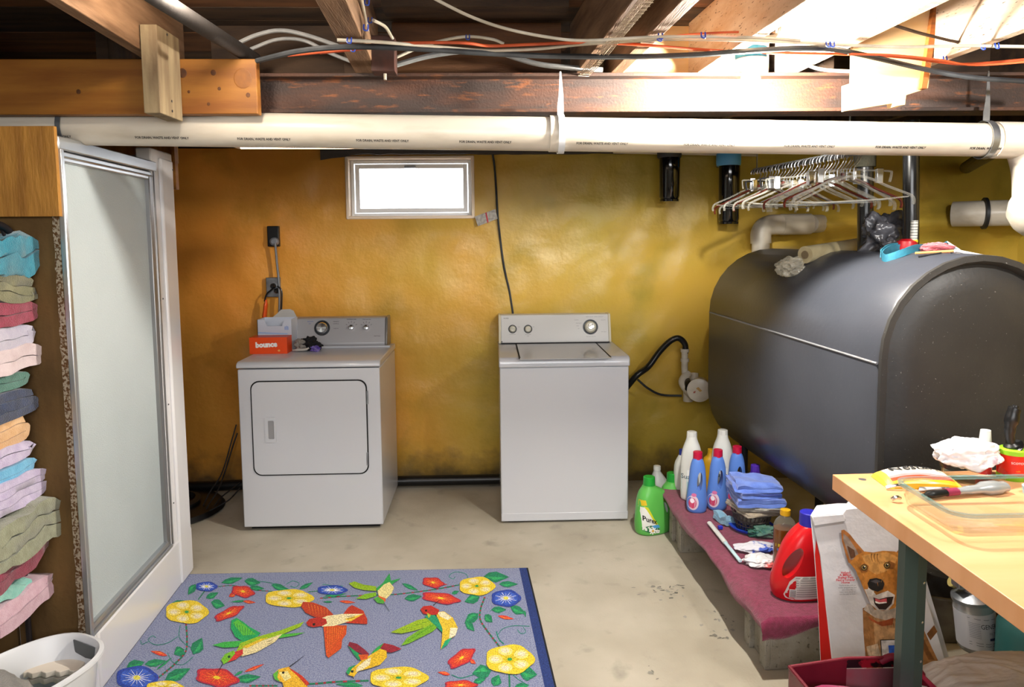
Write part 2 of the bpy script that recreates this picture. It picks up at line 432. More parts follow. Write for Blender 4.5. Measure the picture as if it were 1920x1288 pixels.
# window: reveal, frame, sash, glass
win = thing('window_1', None, None, ((WX0 + WX1) / 2, WALL_Y, WZ0)); stamp(win, kind='structure')
mb = MB(); y0, y1 = WALL_Y - .022, WALL_Y + .16
for (xa, xb, za, zb) in ((WX0 - .012, WX0 + .008, WZ0 - .012, WZ1 + .012), (WX1 - .008, WX1 + .012, WZ0 - .012, WZ1 + .012), (WX0, WX1, WZ0 - .012, WZ0 + .008), (WX0, WX1, WZ1 - .006, WZ1 + .012)):
    mb.box(xa, xb, y0, y1, za, zb)
mb.build('reveal', mt('white_reveal', '#f0dcc6', .45, bump=.6, bs=30), win, bevel=.006)
mb = MB()
def ringbox(mb, xa, xb, za, zb, t, ya, yb, tb=None):
    tb = tb or t
    mb.box(xa, xa + t, ya, yb, za, zb); mb.box(xb - t, xb, ya, yb, za, zb)
    mb.box(xa + t, xb - t, ya, yb, za, za + tb); mb.box(xa + t, xb - t, ya, yb, zb - t, zb)
ringbox(mb, WX0 + .01, WX1 - .01, WZ0 + .008, WZ1 - .008, .018, WALL_Y + .05, WALL_Y + .12)
window_paint = mt('window_paint', '#f2f3f5', .35)
mb.build('window_frame', window_paint, win, bevel=.003)
mb = MB(); ringbox(mb, WX0 + .034, WX1 - .034, WZ0 + .03, WZ1 - .03, .026, WALL_Y + .06, WALL_Y + .09)
sash = mb.build('sash', window_paint, win, bevel=.003)
mb = MB(); mb.box((WX0 + WX1) / 2 - .04, (WX0 + WX1) / 2 + .03, WALL_Y + .045, WALL_Y + .06, WZ1 - .055, WZ1 - .04); mb.build('latch', galv, win, bevel=.003)
mb = MB(); mb.box(WX0 + .06, WX1 - .06, WALL_Y + .073, WALL_Y + .077, WZ0 + .05, WZ1 - .05)
mb.build('pane', mt('window_glass', '#ffffff', .02, trans=1., ior=1.02, spec=.3), win, smooth=0)
mb = MB(); mb.box(WX0 - 1.5, WX1 + 1.5, 5.2, 5.3, 0.4, 1.35); mb.build('ground_outside', mt('snowy_ground', '#dfe3e6', .9), kind='structure')

# ceiling: boards of the floor above, one part each
ceil = thing('ceiling', None, None, (0, 1.5, 2.32)); stamp(ceil, kind='structure')
mb = MB(); mb.box(-3.2, 3.5, -2.7, 4.75, 2.345, 2.42); mb.build('subfloor', dark_wood, ceil, smooth=0)
yy = -.2; brown_board = mt('brown_board', '#6a4528', .8, col2='#4b2e18', vs=3, stretch=(1, 7, 7), bump=.4, bs=30, bstretch=(1, 12, 12))
while yy < 4.35:
    mb = MB(); mb.box(-3.1, 3.3, yy, yy + .138, 2.322 + random.uniform(-.004, .002), 2.345); mb.build('board', [dark_wood, brown_board][int(yy * 10) % 2], ceil, smooth=0); yy += .142
# joists, lapped over the beam; the hidden ends run to the back wall
JD = Vector((-math.sin(R(3.3)), math.cos(R(3.3)), 0)); JN = Vector((JD.y, -JD.x, 0))
def joist(name, x_at, y_at, ya, yb, mat, label, w=.04, zb=2.12, h=.2, bev=.003):
    """underside's near-left edge passes (x_at, y_at); from ya to yb"""
    base = Vector((x_at, y_at, 0))
    p0 = base + JD * ((ya - y_at) / JD.y); p1 = base + JD * ((yb - y_at) / JD.y)
    mb = MB(); mb.prism([p0 + Vector((0, 0, zb)), p0 + JN * w + Vector((0, 0, zb)), p0 + JN * w + Vector((0, 0, zb + h)), p0 + Vector((0, 0, zb + h))], p1 - p0)
    return mb.build(name, mat, bevel=bev, smooth=0, label=label, cat='joist', origin=(p0.x, p0.y, zb))
pA = on_z(250, 100, 2.12); pB = on_z(665, 135, 2.12); pC = on_z(1075, 143, 2.12); pD = on_z(1128, 143, 2.12); pF = on_z(1600, 75, 2.12)
joist('ceiling_joist', pA.x, pA.y, .0, 2.62, joist_wood, 'tan joist over the wooden block and pine board, lit on its side')
joist('ceiling_joist', pB.x, pB.y, .0, 2.63, joist_wood, 'wide brown joist with blue cable staples above the junction box', w=.075)
joist('ceiling_joist', pC.x, pC.y, .0, 2.68, joist_wood, 'brown joist with torn woven strip on its underside')
joist('ceiling_joist', pD.x + .02, pD.y, .0, 2.68, joist_wood, 'brown joist beside the woven strip, nearer the bulb', w=.045)
joist('ceiling_joist', pF.x - .32, pF.y, .0, 2.66, pale_joist, 'pale joist lit white with cable loops stapled on it')
joist('ceiling_joist', pF.x, pF.y, .0, 2.66, pale_joist, 'pale speckled joist over the plywood gusset')
joist('ceiling_joist', pF.x + .42, pF.y, .0, 2.66, pale_joist, 'bright rough joist beyond the plywood gusset')
joist('ceiling_joist', -1.75, 2.3, .0, 2.6, dark_wood, 'dark joist in the shade over the pine board end')
for k, x in enumerate((-2.2, -1.35, -.5, .35, 1.2, 2.05, 2.9)):
    stamp(joist('back_joist', x, 2.6, 2.58, 4.38, dark_wood, 'dark joist between steel beam and yellow back wall'), group='joists over the back wall')
# a lighter plank nailed flat across between two joists, above the beam
mb = MB(); mb.box(-.34, .27, 2.66, 2.70, 2.13, 2.32); mb.build('blocking_board', brown_board, label='brown blocking board between the two middle joists', cat='board', smooth=0)
mb = MB(); mb.box(-.34, .27, 2.40, 2.52, 2.295, 2.32); mb.build('cross_board', dark_wood, label='dark board nailed flat under the floor above the middle bay', cat='board', smooth=0)
mb = MB(); mb.box(.5, 1.05, 2.70, 2.74, 2.12, 2.32); mb.build('blocking_board', plyl, label='pale blocking board behind the bare bulb', cat='board', smooth=0)
mb = MB(); mb.box(-1.0, -.46, 2.70, 2.74, 2.12, 2.32); mb.build('blocking_board', dark_wood, label='dark blocking board behind the grey conduit', cat='board', smooth=0)
mb = MB(); mb.box(1.1, 3.2, 2.9, 2.94, 2.1, 2.32); mb.build('blocking_board', dark_wood, label='dark blocking board over the oil tank', cat='board', smooth=0)
# steel beam
beam = thing('steel_beam', 'rusty brown steel I-beam running above the white drain pipe', 'beam', (0, 2.62, 1.985))
mb = MB(); mb.box(-2.9, 3.2, 2.605, 2.617, 1.997, 2.11); mb.build('web', rust, beam, smooth=0)
mb = MB(); mb.box(-2.9, 3.2, 2.555, 2.665, 1.985, 1.998); mb.build('flange', rust, beam, bevel=.002, smooth=0)
mb = MB(); mb.box(-2.9, 3.2, 2.555, 2.665, 2.108, 2.12); mb.build('flange', rust, beam, bevel=.002, smooth=0)
# dark strip of sill / torn foam edge along the wall top
mb = MB(); N_ = 60
mb.loft([[(-1.0 + 4.2 * i / N_, WALL_Y - .06, 2.055 + .010 * nz((i * .9, 0, 0)) - (.035 if i in (0, 1, 2) else 0) * (1 - .3 * i)), (-1.0 + 4.2 * i / N_, WALL_Y - .06, 2.14), (-1.0 + 4.2 * i / N_, WALL_Y + .04, 2.14), (-1.0 + 4.2 * i / N_, WALL_Y + .04, 2.055)] for i in range(N_ + 1)])
mb.build('trim_1', mt('sill_plate', '#4e4a48', .85, bump=.6, bs=30), kind='structure', smooth=30)
mb = MB(); mb.box(-3.0, 3.4, WALL_Y + .03, WALL_Y + .07, 2.09, 2.34); mb.build('trim_2', dark_wood, kind='structure', smooth=0)

# yellow pine board in front of the beam, with the block nailed to it
pb = thing('pine_board', 'long yellow pine board with knots fixed in front of the beam', 'board', (-1.7, 2.4, 1.955))
mb = MB(); mb.box(-2.7, -.748, 2.40, 2.44, 1.955, 2.13); mb.build('plank', pine, pb, bevel=.003, smooth=0)
for x, z, r in ((342, 137, 8), (400, 136, 5), (411, 166, 3), (455, 147, 17), (465, 178, 4), (391, 195, 3), (147, 172, 4), (354, 172, 2.5)):
    p = on_y(x, z, 2.399); m2 = MB()
    rr = r * .00175
    m2.lathe([(0, 0), (rr, 0), (rr * .9, .0006), (0, .0008)], 14, p, (0, -1, 0), sy=1.1)
    m2.build('knot', knot if r != 17 else mt('pale_knot', '#6f410f', .6, col2='#835013', vs=25), pb, smooth=0)
p0, p1 = on_y(265, 120, 2.24), on_y(297, 120, 2.24)
mb = MB(); mb.box(p0.x, p1.x, 2.24, 2.398, on_y(280, 212, 2.24).z, on_y(280, 45, 2.24).z)
wb_ = mb.build('wood_block', greywood, bevel=.003, smooth=0, label='upright grey wooden block nailed against the pine board', cat='block')
for dz in (.02, .05, .25):
    m2 = MB(); m2.lathe([(0, 0), (.004, 0), (.004, .001), (0, .0015)], 8, (p1.x + .0002, 2.30 + (dz % .03), OFF[wb_.name].z + dz), (1, 0, 0)); m2.build('nail', darkmetal, wb_)

# plywood gusset in front of the beam, right of the bulb
ng = Vector((0, 1, 0))
poly = [on_y(x, y, 2.42) for x, y in [(1600, 75), (1765, 2), (1740, 165), (1700, 178), (1683, 192), (1583, 208), (1583, 160), (1598, 155)]]
gus = thing('plywood_gusset', 'pale plywood panel hanging from a joist in front of the beam', 'panel', poly[5])
MB().prism(poly, (0, .019, 0)).build('sheet', plyl, gus, smooth=0)
q = [on_y(x, y, 2.40) for x, y in [(1752, 8), (1764, 8), (1738, 166), (1728, 166)]]
MB().prism(q, (0, .045, 0)).build('edge_batten', ply_edge, gus, smooth=0)
q = [on_y(x, y, 2.405) for x, y in [(1677, 182), (1699, 178), (1697, 196), (1679, 199)]]
MB().prism(q, (0, .05, 0)).build('cleat', plyl, gus, smooth=0)

# ================================================================== SHOWER AND LEFT SIDE
SO = Vector((-1.36, 2.335, 0)); SU = Vector((-.065, .998, 0)).normalized(); SN = Vector((SU.y, -SU.x, 0))
SM = Matrix(((SU.x, SN.x, 0, SO.x), (SU.y, SN.y, 0, SO.y), (0, 0, 1, 0), (0, 0, 0, 1)))   # local (along, outward, up)
sh = thing('shower_stall', 'white shower stall with frosted sliding pane beside the dryer', 'shower', SO)
mb = MB(); mb.box(.045, .97, -.12, .012, 0, .215, SM); mb.box(-.012, .045, -.02, .012, 0, .215, SM); mb.build('curb', frp, sh, bevel=.012)
mb = MB(); mb.box(.73, .965, -.06, .006, .2, 1.935, SM); mb.box(.80, .935, .002, .02, .01, 1.90, SM); mb.build('jamb', frp, sh, bevel=.008)
mb = MB(); mb.box(.045, .06, -.8, -.06, .0, 1.85, SM); mb.box(.955, .97, -.8, -.02, 0, 1.93, SM); mb.box(.045, .97, -.82, -.8, 0, 1.93, SM); mb.box(.06, .955, -.8, -.12, .04, .06, SM)
mb.build('surround', frp, sh, bevel=.004)
mb = MB(); mb.box(-.01, .765, -.055, .012, 1.836, 1.878, SM); mb.box(0, .745, -.045, .002, 1.80, 1.834, SM); mb.box(0, .745, -.02, .006, 1.812, 1.82, SM); mb.build('header_track', alu, sh, bevel=.004)
mb = MB(); mb.box(-.008, .012, -.004, .016, .21, 1.84, SM); mb.box(.016, .034, -.03, .006, .22, 1.81, SM); mb.build('side_rail', alu, sh, bevel=.004)
mb = MB(); mb.box(.70, .735, -.045, .004, .22, 1.82, SM); mb.box(.735, .75, -.05, .01, .22, 1.84, SM); mb.build('side_rail', mt('worn_aluminium', '#8f8f90', .35, metal=.8), sh, bevel=.004)
mb = MB(); mb.box(.0, .735, -.05, .012, .213, .228, SM); mb.box(.02, .72, -.03, .004, .228, .25, SM); mb.build('bottom_track', alu, sh, bevel=.004)
frost = mt('frosted_glass', '#c3cdd0', .33, trans=.1, ior=1.3, col2='#b4bfc2', vs=1.2, bump=.7, bs=220)
mb = MB(); mb.box(.03, .71, -.02, -.014, .245, 1.805, SM); mb.build('frosted_pane', frost, sh, smooth=0)
for s_, z in ((.757, 1.30), (.757, .84), (.757, .40)):
    mb = MB(); mb.lathe([(0, 0), (.004, 0), (.003, .002), (0, .003)], 8, SM @ Vector((s_ + .004, .012, z)), SN); mb.build('screw', darkmetal, sh)
mb = MB(); mb.lathe([(0, 0), (.004, 0), (.003, .002), (0, .003)], 8, SM @ Vector((.92, .022, 1.86)), SN); mb.build('screw', darkmetal, sh)
# plywood behind the top of the stall
mb = MB(); mb.box(-2.4, -1.42, 3.36, 3.375, 1.90, 2.11); mb.build('plywood_strip', plyd, label='ochre plywood strip above the shower stall top', cat='panel', smooth=0)
mb = MB(); mb.box(-1.432, -1.418, 3.33, 3.36, 1.78, 2.1); mb.build('batten', pine, label='thin pine batten at the far top corner of the shower', cat='batten', smooth=0)
# end wall of the stall: fibreboard sheets with ragged seams, plywood panel over it
ew = thing('fibreboard_partition', 'dark brown fibreboard partition closing the shower end behind the towels', 'partition', (-1.8, 2.36, 0))
XS0, XS1 = on_y(98, 410, 2.335).x, -1.362
seams = [(XS0, .118 + XS0 + 1.475), (-1.60, .26), (-1.87, .5), (-2.38, .5)]
for x1_, w_ in seams:
    mb = MB(); n_ = 30
    mb.loft([[(x1_ - w_ + .003 * nz((k * 1.3, x1_, 0)), 2.352, 1.86 * k / n_), (x1_ - .002 + .004 * nz((k * .9, 3, x1_)), 2.352, 1.86 * k / n_), (x1_ - .002, 2.372, 1.86 * k / n_), (x1_ - w_, 2.372, 1.86 * k / n_)] for k in range(n_ + 1)])
    mb.build('panel', fiber, ew, smooth=30)
mb = MB(); n_ = 60
mb.loft([[(XS0 + .006 * nz((k * .9, 3, 0)), 2.335 + .003 * nz((k, 8, 1)), .1 + 1.54 * k / n_), (XS1, 2.330, .1 + 1.54 * k / n_), (XS1, 2.36, .1 + 1.54 * k / n_), (XS0, 2.36, .1 + 1.54 * k / n_)] for k in range(n_ + 1)])
mb.build('peeling_edge_strip', fleck, ew, smooth=30)
mb = MB(); mb.box(-2.9, on_y(110, 350, 2.318).x, 2.312, 2.328, 1.625, 1.905); mb.build('plywood_sheet', plyd, label='ochre plywood sheet above the dark fibreboard and towels', cat='panel', bevel=.001, smooth=0)
for x_, y_ in ((-1.447, .93), (-1.45, 1.23)):
    mb = MB(); mb.lathe([(0, 0), (.005, 0), (.005, .002), (0, .003)], 8, (x_ - .08, 2.350, y_), (0, -1, 0)); mb.build('nail', chrome, ew)

# ================================================================== DRYER
DX0, DX1, DY, DB = -1.324, -.578, 3.722, 4.34
dr = thing('clothes_dryer', 'white front-loading dryer with closed square door and silver console', 'dryer', ((DX0 + DX1) / 2, DY, 0))
mb = MB(); mb.box(DX0 + .004, DX1 - .004, DY + .004, DB, .025, .875); mb.build('body', white_enamel, dr, bevel=.006)
mb = MB(); mb.box(DX0 + .03, DX1 - .03, DY + .05, DB - .03, .0, .03); mb.build('plinth', gap, dr)
# top: rounded front edge
prof = [(DY - .004, .882), (DY - .004, .897), (DY + .004, .908), (DY + .02, .915), (DB, .915), (DB, .882)]
mb = MB(); mb.loft([[(x_, y_, z_) for y_, z_ in prof] for x_ in (DX0, DX1)]); mb.build('top_panel', white_enamel, dr, bevel=.005)
# door
def on_dy(px_, py_): p = on_y(px_, py_, DY); return p
c0, c1, c2, c3 = on_dy(470, 716), on_dy(686, 713), on_dy(690, 888), on_dy(474, 891)
dcx, dcz = (c0.x + c1.x) / 2, (c0.z + c3.z) / 2; dw, dh = c1.x - c0.x, c0.z - c3.z
mb = MB(); mb.prism([(x_, DY - .0005, z_) for x_, z_ in rrect(dw + .008, dh + .008, .045, 6, dcx, dcz)], (0, .01, 0)); mb.build('door_gap', gap, dr, smooth=0)
mb = MB(); mb.prism([(x_, DY - .004, z_) for x_, z_ in rrect(dw - .004, dh - .004, .042, 6, dcx, dcz)], (0, .012, 0)); door = mb.build('door', white_enamel, dr, bevel=.003)
h0, h1 = on_dy(497, 782), on_dy(519, 829)
hx, hz = (h0.x + h1.x) / 2, (h0.z + h1.z) / 2; hw, hh = h1.x - h0.x, h0.z - h1.z
mb = MB()
o_, i_ = rrect(hw, hh, .008, 4, hx, hz), rrect(hw * .55, hh * .72, .005, 4, hx + hw * .06, hz)
mb.loft([[(p[0], DY - .004, p[1]) for p in o_], [(p[0], DY - .009, p[1]) for p in o_], [(p[0], DY - .009, p[1]) for p in i_], [(p[0], DY - .002, p[1]) for p in i_]], caps=False)
mb.build('handle', white_enamel, door)
mb = MB(); mb.prism([(p[0], DY - .0052, p[1]) for p in i_], (0, .001, 0)); mb.build('handle_recess', mt('grey_recess', '#8f8f92', .4), door, smooth=0)
for yy_ in (745, 860):
    p = on_dy(689, yy_); mb = MB(); mb.box(p.x - .004, p.x + .004, DY - .006, DY + .002, p.z - .035, p.z + .035); mb.build('hinge', galv, dr, bevel=.001)
# console
CY0 = 4.20
cpr = [(CY0, .915), (CY0 - .01, .935), (CY0 + .03, 1.075), (CY0 + .04, 1.086), (DB, 1.086), (DB, .915)]
mb = MB(); mb.loft([[(x_, y_, z_) for y_, z_ in cpr] for x_ in (DX0 + .012, DX1 - .03)]); mb.build('console', silver, dr, bevel=.008)
mb = MB(); mb.box(DX0 + .01, DX1 - .01, CY0 - .02, CY0 + .02, .914, .925); mb.build('console_base', white_enamel, dr, bevel=.004)
for x_ in (DX1 - .03,):
    mb = MB(); mb.loft([[(xx, y_ - (.004 if i < 4 else 0), z_ + (.003 if 1 < i < 5 else 0)) for i, (y_, z_) in enumerate(cpr)] for xx in (x_ - .012, x_ + .004)]); mb.build('console_end_cap', mt('grey_end_cap', '#7b7874', .35, metal=.5), dr, bevel=.005)
cn = Vector((0, -(1.075 - .935), .04)).normalized(); cu = Vector((0, .04, .14)).normalized()
CP = Vector((0, CY0 - .01, .935))
def on_con(x_, y_): return on_plane(x_, y_, CP, cn)
def knob(parent, p, n, rs, mats, name='knob', ring=True):
    """rs = outer radius"""
    if ring:
        MB().lathe([(rs * 1.28, 0), (rs * 1.28, .003), (rs * 1.12, .003), (rs * 1.12, 0)], 32, p, n).build('dial_ring', mats[1], parent)
    MB().lathe([(0, 0), (rs, 0), (rs, .006), (rs * .9, .012), (rs * .75, .018), (0, .020)], 32, p, n).build(name, mats[0], parent)
    a_, b_ = frame_of(Vector(n)); n = Vector(n)
    m = MB(); q = Vector(p) + n * .012
    m.prism([q + a_ * (-rs * .8) + b_ * -.003, q + a_ * (rs * .8) + b_ * -.003, q + a_ * (rs * .8) + b_ * .003, q + a_ * (-rs * .8) + b_ * .003], n * .014)
    m.build('grip', mats[0], parent, bevel=.0015)
knob(dr, on_con(604, 615), cn, .036, (chrome, darkmetal))
knob(dr, on_con(659, 614), cn, .017, (chrome, darkmetal), ring=False); knob(dr, on_con(687, 614), cn, .017, (chrome, darkmetal), ring=False)
cm = plane_map(on_con(620, 620), (1, 0, 0), cu)
def con_text(t, x_, y_, s, m=label_ink, par=None):
    p = on_con(x_, y_); lettering(t, s, plane_map(p, (1, 0, 0), cu), m, par or dr)
blue_ink = mt('blue_ink', '#3f63b0', .5)
con_text('REGULAR', 582, 603, .008, blue_ink); con_text('DRY', 581, 607, .007, blue_ink)
con_text('WRINKLE', 630, 603, .008); con_text('CONTROL', 630, 607, .007); con_text('TIMED DRY', 630, 616, .006)
con_text('TEMPERATURE', 659, 599, .0085); con_text('END SIGNAL', 688, 599, .0085); con_text('MAYTAG', 707, 630, .009)
for bx in (659, 687):
    for a_ in (-150, -120, -90, -60, -30):
        p = on_con(bx + 10.5 * math.cos(R(a_)), 614 + 10.5 * math.sin(R(a_)))
        d_ = Vector((math.cos(R(a_)), 0, 0)) + cu * -math.sin(R(a_))
        s_ = d_.cross(cn).normalized() * .0008
        MB().prism([p - d_ * .005 + s_ + cn * .0004, p + d_ * .005 + s_ + cn * .0004, p + d_ * .005 - s_ + cn * .0004, p - d_ * .005 - s_ + cn * .0004], cn * .0003).build('dial_mark', label_ink, dr, smooth=0)

# ================================================================== WASHER
WXa, WXb, WY, WB = .046, .746, 3.762, 4.38
wa = thing('washing_machine', 'white top-loading washer with closed lid under the hanging cord', 'washer', ((WXa + WXb) / 2, WY, 0))
mb = MB(); mb.box(WXa + .004, WXb - .004, WY + .003, WB, .012, .858); mb.build('body', white_enamel, wa, bevel=.006)
mb = MB(); mb.box(WXa + .04, WXb - .04, WY + .03, WB - .05, 0, .015); mb.build('feet', gap, wa)
mb = MB(); mb.box(WXa + .004, WXb - .004, WY + .0015, WY + .01, .012, .058); mb.build('toe_panel', white_enamel, wa, bevel=.004)
prof = [(WY - .012, .860), (WY - .012, .895), (WY - .004, .907), (WY + .012, .914), (WB, .914), (WB, .860)]
mb = MB(); mb.loft([[(x_, y_, z_) for y_, z_ in prof] for x_ in (WXa, WXb)]); mb.build('top_panel', white_enamel, wa, bevel=.006)
l0, l1, l2, l3 = on_z(966, 649, .914), on_z(977, 671, .914), on_z(1145, 668, .914), on_z(1119, 647, .914)
mb = MB(); mb.box((l0.x + l1.x) / 2, (l2.x + l3.x) / 2, l1.y - .06, 4.235, .9135, .9165); lid = mb.build('lid', white_enamel, wa, bevel=.002)
for a_ in ((l0.x + l1.x) / 2, (l2.x + l3.x) / 2):
    mb = MB(); mb.box(a_ - .004, a_ + .004, l1.y - .02, 4.235, .912, .9172); mb.build('lid_gap', gap, wa, smooth=0)
WC = 4.25
cpr = [(WC, .916), (WC - .005, .925), (WC + .035, 1.075), (WC + .045, 1.084), (WB, 1.084), (WB, .916)]
almond = mt('almond_plastic', '#cfc7ae', .4)
panel = mt('pale_grey_panel', '#cfcecc', .35)
mb = MB(); mb.loft([[(x_, y_, z_) for y_, z_ in cpr] for x_ in (WXa + .02, WXb - .03)]); mb.build('console', panel, wa, bevel=.004)
for xa, xb in ((WXa + .006, WXa + .02), (WXb - .03, WXb - .016)):
    mb = MB(); mb.loft([[(xx, y_ - (.003 if i < 4 else 0), z_ + (.003 if 1 < i < 5 else 0)) for i, (y_, z_) in enumerate(cpr)] for xx in (xa, xb)]); mb.build('console_end_cap', almond, wa, bevel=.003)
cn = Vector((0, -.15, .04)).normalized(); cu = Vector((0, .04, .15)).normalized(); CP = Vector((0, WC - .005, .925))
mb = MB(); mb.box(WXa + .02, WXb - .03, WC - .008, WC + .01, .9165, .921); mb.build('console_shadow_gap', gap, wa, smooth=0)
dialw = mt('ivory_dial', '#c6c2b0', .35)
knob(wa, on_con(1107, 613), cn, .036, (dialw, darkmetal))
MB().lathe([(0, 0), (.018, 0), (.016, .012), (0, .014)], 24, on_con(1107, 613) + cn * .018, cn).build('knob', chrome, wa)
for x_ in (961, 990): knob(wa, on_con(x_, 617), cn, .02, (dialw, darkmetal)); 
con_text('ROPER', 949, 597, .010, label_ink, wa)
con_text('HEAVY DUTY  SUPER CAPACITY', 1115, 594, .0075, grey_ink, wa)
for t, x_, y_ in (('NORMAL', 1081, 600), ('PERMANENT', 1085, 606), ('PRESS', 1083, 611), ('DELICATE', 1131, 600), ('OFF', 1085, 616), ('SPIN ONLY', 1132, 622), ('PUSH OFF  PULL ON', 1108, 631), ('WATER LEVEL', 961, 627), ('WASH RINSE', 990, 627), ('TEMP', 990, 630), ('MAX', 973, 613), ('HOT', 1000, 613)):
    con_text(t, x_, y_, .0062, grey_ink, wa)
for x_ in (941, 1142):
    MB().lathe([(0, 0), (.004, 0), (.003, .002), (0, .003)], 8, on_con(x_, 641), cn).build('screw', darkmetal, wa)
# ================================================================== DRAIN PIPE, TUBES AND LAMPS UNDER THE CEILING
def drain_z(x): return 1.932 - .018 * (x + 1.64) / 1.0 * .95
PY, PR = 2.50, .0575
dp = thing('drain_pipe', 'long white plastic drain pipe printed with small black words', 'pipe', (0, PY, 1.86))
mb = MB(); mb.tube([(-2.9, PY, drain_z(-2.9)), (1.86, PY, drain_z(1.86))], PR, 40); mb.build('pipe_run', white_pvc, dp)
mb = MB(); x0_ = on_y(1862, 260, PY).x; x1_ = on_y(1908, 260, PY).x
mb.tube([(x0_, PY, drain_z(x0_)), (x1_, PY, drain_z(x1_))], PR + .006, 40); mb.tube([(x1_, PY, drain_z(x1_)), (x1_ + .02, PY + .0, drain_z(x1_) - .003), (x1_ + .055, PY + .01, 1.80), (x1_ + .075, PY + .02, 1.74), (x1_ + .08, PY + .02, 1.66)], PR + .003, 32, 5)
mb.build('coupling', white_pvc, dp)
mb = MB(); mb.tube([(x1_ + .08, PY + .02, 1.68), (x1_ + .10, PY + .06, 1.60), (x1_ + .5, PY + .3, 1.5)], PR, 32, 4); mb.build('pipe_run', white_pvc, dp)
mb = MB(); mb.tube([(-.0 + on_y(1030, 240, PY).x, PY, drain_z(.15)), (on_y(1052, 240, PY).x, PY, drain_z(.2))], PR + .004, 40); mb.build('coupling', white_pvc, dp)
for xpx in (83, 304, 495, 717, 910, 1129, 1330, 1518, 1689, 1866):
    cx = on_y(xpx, 258, PY - .045).x; ang = R(-38)
    c = Vector((cx, PY - PR * math.cos(ang) - .0006, drain_z(cx) + PR * math.sin(ang)))
    slope = Vector((1, 0, -.017))
    vy = Vector((0, math.sin(ang), math.cos(ang)))
    lettering('FOR DRAIN, WASTE AND VENT ONLY', .0122, plane_map(c, slope, vy, .0008), label_ink, dp, bold=.0003, sx=.84)
# hangers round the pipe
def strap(xpx, mat, label, w, name='pipe_strap', top=2.11, r=PR + .007):
    cx = on_y(xpx, 240, PY - PR).x; zc = drain_z(cx)
    mb = MB(); n_ = 26; rings = []
    for k in range(n_ + 1):
        t = R(60 - 300 * k / n_) if False else R(90 + 360 * k / n_)
        rings.append([(cx - w / 2, PY + r * math.cos(t), zc + r * math.sin(t)), (cx + w / 2, PY + r * math.cos(t), zc + r * math.sin(t)),
                      (cx + w / 2, PY + (r + .002) * math.cos(t), zc + (r + .002) * math.sin(t)), (cx - w / 2, PY + (r + .002) * math.cos(t), zc + (r + .002) * math.sin(t))])
    mb.loft(rings)
    o = mb.build(name, mat, label=label, cat='strap', origin=(cx, PY, zc))
    mb = MB(); y_ = PY - .006
    pts = [(cx, y_, zc + r), (cx, y_, zc + r + .03), (cx + .002, y_, zc + r + .07), (cx, y_, top)]
    ws = [w / 2, w / 2, w * .35, w * .12]
    mb.loft([[(p[0] - q, p[1], p[2]), (p[0] + q, p[1], p[2]), (p[0] + q, p[1] + .002, p[2]), (p[0] - q, p[1] + .002, p[2])] for p, q in zip(pts, ws)])
    mb.build('hanger_tab', mat, o)
strap(110, mt('dark_strap', '#5a5f64', .5, metal=.4), 'dark grey strap round the drain pipe under the pine board', .016, top=2.02)
strap(1054, mt('white_strap', '#c9cdd2', .45), 'white twisted strap holding the drain pipe below the middle joists', .022)
strap(1868, galv, 'shiny galvanised clamp at the coupling end of the drain pipe', .024)

# strip lamp behind the pipe
sl = thing('strip_lamp', 'white strip lamp with thin tubes hanging just behind the drain pipe', 'lamp', (-.35, 2.76, 1.9))
mb = MB(); a_, b_ = -.955, .27
za_, zb_ = on_y(440, 272, 2.70).z, on_y(1040, 272, 2.70).z
mb.loft([[(x_, 2.70, d), (x_, 2.715, d + .03), (x_, 2.80, d + .03), (x_, 2.815, d)] for x_, d in ((a_, za_), (b_, zb_))]); mb.build('reflector', white_enamel, sl)
TUBE = mt('lit_lamp_tube', '#ffd9b4', .2, emit=15.)
for yq in (2.735, 2.78):
    mb = MB(); mb.tube([(a_ + .02, yq, za_ + .008), (b_ - .02, yq, zb_ + .008)], .0115, 12); mb.build('tube', TUBE, sl)
for x_ in (-.8, .1):
    mb = MB(); mb.tube([(x_, 2.76, 1.93), (x_, 2.76, 2.32)], .0015, 5); mb.build('chain', galv, sl)

# bare bulb in its blue box
BX = on_y(1408, 112, 2.30); BX.z = BX.z - .0
bl = thing('bare_bulb_lamp', 'glowing bare bulb in a blue junction box in front of the beam', 'lamp', BX)
mb = MB(); mb.lathe([(0, 0), (.05, 0), (.052, .005), (.052, .035), (0, .035)], 8, BX); mb.build('junction_box', mt('blue_box', '#1f7fa0', .4), bl, bevel=.003, smooth=0)
mb = MB(); mb.lathe([(0, 0), (.022, 0), (.036, .012), (.05, .016), (.05, .02), (0, .02)], 24, BX + Vector((0, 0, -.019))); mb.build('lamp_holder', white_enamel, bl)
bem = mt('glowing_bulb', '#fff8ec', .3, emit=1.)
rb = .03; bem.node_tree.nodes['Principled BSDF'].inputs['Emission Strength'].default_value = BULB_POWER / (math.pi * 4 * math.pi * rb * rb)
mb = MB(); mb.lathe([(0, -.032), (.012, -.029), (.023, -.020), (.030, 0), (.027, .014), (.017, .032), (.013, .045), (0, .046)], 24, BX + Vector((0, 0, -.063))); mb.build('bulb', bem, bl)
mb = MB(); mb.tube([BX + Vector((0, 0, .034)), Vector((BX.x, BX.y, 2.325))], .008, 8); mb.build('stem', galv, bl)
